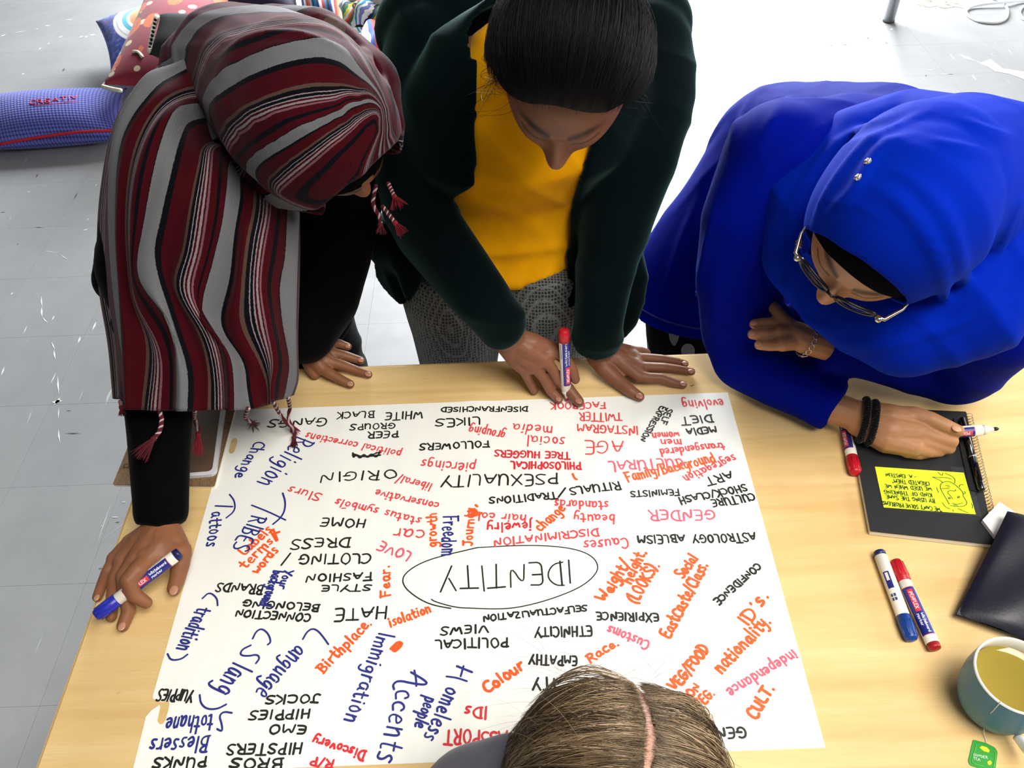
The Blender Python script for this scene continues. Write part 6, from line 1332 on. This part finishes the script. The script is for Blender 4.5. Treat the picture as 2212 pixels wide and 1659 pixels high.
bv3 = BVHTree.FromPolygons([Vector(v) for v in arrays(o.data)], [p.vertices[:] for p in o.data.polygons])
rp = [hit(bv3, u, v)[0] for u, v in [(288, 112), (296, 112), (302, 116), (308, 124)]]
if all(q is not None for q in rp): obj('ribbon_scroll', *tube(catmull(np.array(rp) - RF * .001, 12), .007, 6), plain('ribbon_cream', (226, 220, 190), .8), c3)
floor_word('FOR', 292, 119, 306, 121, 6, plain('print_black', (30, 40, 30), .8), c3, bv3, .0018)
obj('edge_lining', *tube(catmull(np.array([P(222, 187, 3.44), P(240, 192, 3.42), P(262, 196, 3.41)]), 10), .009, 8), plain('lining_cream', (216, 212, 190), .8), c3)
c4_ = thing('cushion', 'black velvet cushion with a dotted cream border behind the striped shoulder', 'cushion', tuple(G(400, 140, 0)), 'cushions on the floor')
pillow('cover', c4_, [P(345, 32, 3.42), P(322, 118, 3.30), P(470, 160, 3.25), P(500, 38, 3.38)], .05, plain('velvet_black', (34, 36, 36), .9), 20, 20, p=4)
crm = plain('border_cream', (226, 222, 200), .8)
obj('border', *tube(catmull(np.array([P(340, 34, 3.40), P(331, 62, 3.38), P(326, 95, 3.33), P(323, 112, 3.30)]), 16), .010, 8), crm, c4_)
for k in range(8):
    q = P(337 - k * 1.7, 44 + k * 8.5, 3.375 - k * .009); obj('border_dot', *sph(q - RF * .006, .0065, 8), plain('dot_dark', (20, 30, 26), .8) if k == 0 else bpy.data.materials['dot_dark'], c4_)
c5 = thing('cushion', 'pink and white printed cushion at the back of the pile', 'cushion', tuple(G(430, 30, 0)), 'cushions on the floor')
pillow('cover', c5, [P(400, -60, 4.2), P(345, 25, 4.0), P(540, 40, 3.9), P(640, -40, 4.1)], .09, floral('pink_print', srgb(232, 96, 130), srgb(250, 250, 246), srgb(250, 160, 120), .7))
# boldly striped bags
def multistripe(name, cols, n, warp=.1, ang=0.0):
    s, uv, pu, pv = uvmat(name, cols[0]); m_ = s.n('ShaderNodeSeparateXYZ'); s.l(s.mapping(uv, (1, 1, 1), (0, 0, 0), (0, 0, ang)), m_.inputs[0])
    q = s.math('FRACT', s.math('ADD', s.math('MULTIPLY', m_.outputs[0], n), s.math('MULTIPLY', s.noise(s.mapping(uv, (3, 3, 1)), 1, 2), warp)))
    k = len(cols); s.color(s.ramp(q, [(i / k, c) for i, c in enumerate(cols)], 'CONSTANT')); return s.m
Wt = srgb(244, 244, 240); bl = srgb(40, 96, 190); rd = srgb(204, 44, 46); tq = srgb(40, 150, 190); nv = srgb(30, 36, 92); yl = srgb(232, 214, 60); lm2 = srgb(160, 190, 60); mg = srgb(206, 34, 96); gn = srgb(30, 130, 84); og = srgb(248, 120, 30); lv = srgb(116, 126, 196)
for lab, c, th, mt in [
  ('blue, red and white striped bag at the back of the heap', [P(640, -40, 3.75), P(655, 45, 3.55), P(745, 75, 3.5), P(740, -30, 3.7)], .08, multistripe('stripe_a', [nv, bl, Wt, rd, og, Wt, bl, tq, nv, Wt, rd, tq], 1.4, .1)),
  ('rainbow striped folded bag with lime and yellow beside the green cardigan', [P(790, 50, 3.35), P(745, 170, 3.15), P(880, 215, 3.10), P(930, 60, 3.3)], .09, multistripe('stripe_b', [Wt, bl, rd, Wt, lm2, yl, mg, Wt, lm2, Wt, tq, Wt], 1.3, .15, .5)),
  ('multicoloured twisted cloth bag in the middle of the heap', [P(730, 12, 3.45), P(740, 60, 3.35), P(850, 62, 3.3), P(860, 5, 3.42)], .06, multistripe('stripe_c', [og, mg, gn, Wt, tq, Wt, lv, Wt, nv, gn, yl, Wt], 1.6, .5, -.5)),
  ('bag with lime, yellow and crimson stripes and a metal eyelet', [P(745, -20, 3.5), P(752, 28, 3.42), P(830, 30, 3.38), P(850, -25, 3.46)], .05, multistripe('stripe_d', [Wt, yl, mg, lm2, lm2, mg, nv, tq], 1.2, .2, .6)),
  ('green and yellow striped cushion under the pale fabric', [P(835, 8, 3.4), P(820, 62, 3.3), P(910, 70, 3.2), P(925, 0, 3.3)], .06, multistripe('stripe_e', [lv, Wt, mg, gn, yl, yl, Wt, mg], 1.1, .1, .5))]:
    t_ = thing('striped_bag', lab, 'bag', tuple(np.array([c[1][0], c[1][1], 0])), 'striped bags in the heap'); o_x, Vx, _ = pillow('cloth', t_, c, th, mt, 30, 30, disp=lambda u: .012 * np.sin(u[:, 0] * 14 + 3 * u[:, 1]))
    if 'eyelet' in lab:
        c_e = P(771, 13, 3.33); obj('eyelet', *tube([c_e + .016 * (RX * math.cos(a) + RD * math.sin(a) * .7) for a in np.linspace(0, 2 * math.pi, 20)], .004, 6, False), MB('eyelet_silver', srgb(210, 205, 190), .2, metal=1).m, t_)
wf = thing('folded_fabric', 'pale cream fabric folded over the striped heap at the top edge', 'fabric', tuple(np.array([*P(860, 0, 3.4)[:2], 0])))
pillow('cloth', wf, [P(735, -50, 3.6), P(738, 0, 3.42), P(935, 30, 3.2), P(940, -50, 3.4)], .045, cloth_mat('cream_fabric', (214, 206, 196), .85, 300), 24, 24, disp=lambda u: .01 * np.sin(u[:, 1] * 12), p=4)
bgx = thing('floor_bag', 'dark purple bag mostly hidden behind the striped hood at the top edge', 'bag', tuple(np.array([*P(580, 0, 3.6)[:2], 0])))
pillow('cloth', bgx, [P(480, -60, 3.9), P(488, 30, 3.75), P(650, 40, 3.6), P(640, -60, 3.8)], .06, plain('bag_dark', (48, 34, 66), .8))

# ================================================================== metal leg, rod and cable at the top right
sl_ = thing('stool_leg', 'grey metal furniture leg standing on the floor at the top edge', 'furniture', tuple(G(1919, 46, 0)))
b0 = G(1919, 46, 0.0); tp = np.array([b0[0] + .0, b0[1] + .0, .75]); (uu_, vv_), _ = pix(b0 + np.array([0, 0, .2]))
tgt = P(1943, -40, 3.95); dirn = unit(tgt - b0); gm_ = MB('leg_grey', srgb(168, 170, 176), .3, metal=.5).m
obj('tube', *tube([b0 + dirn * .008, b0 + dirn * .75], .0265, 28), gm_, sl_); obj('foot', *tube([b0, b0 + dirn * .010], .0280, 28), plain('rubber_dark', (30, 30, 34), .7), sl_)
rd_ = thing('floor_rod', 'short grey metal rod on the floor behind the green shoulder', 'rod', tuple(G(1455, 42, .02)))
obj('rod', *tube([G(1390, 38, .02), G(1462, 42, .02)], .010, 14), plain('rod_grey', (98, 104, 120), .4), rd_); obj('rod_end', *tube([G(1462, 42, .02), G(1474, 43, .02)], .013, 14), plain('rod_end_dark', (60, 62, 74), .5), rd_)
ca = thing('cable', 'white cable looping on the grey floor at the top right corner', 'cable', tuple(G(2130, 40, 0)))
pts = [(2060, -30), (2110, -14), (2140, -6), (2163, 4), (2176, 20), (2174, 38), (2160, 47), (2140, 49), (2115, 46), (2095, 36), (2087, 27), (2090, 20), (2105, 13), (2135, 8), (2170, 5), (2205, 2), (2250, 0)]
hz = [.006] * 12 + [.010, .016, .018, .010, .006]
obj('cord', *tube(catmull(np.array([G(a, b, h) for (a, b), h in zip(pts, hz)]), 120), .0065, 8), plain('cable_white', (226, 228, 232), .5), ca)
cb = thing('cable', 'second white cable loop cut off by the right edge of the picture', 'cable', tuple(G(2225, 30, 0)))
obj('cord', *tube(catmull(np.array([G(a, b, .006) for a, b in [(2300, 5), (2240, 8), (2212, 14), (2203, 24), (2205, 34), (2214, 42), (2240, 50), (2290, 52)]]), 60), .0065, 8), bpy.data.materials['cable_white'], cb)
# small specks on the table top
spk_ = thing('pencil_speck', 'tiny dark pencil shaving on the table near the fingertips', 'speck', tuple(T(1494, 832, 0)))
obj('speck', *tube([T(1491, 832, .0006), T(1494, 834, .0006), T(1498, 831, .0006)], .0006, 5), plain('speck_dark', (40, 34, 26), .8), spk_)
for ob in list(COL.objects):
    if ob.type == 'EMPTY' and not ob.children: bpy.data.objects.remove(ob)
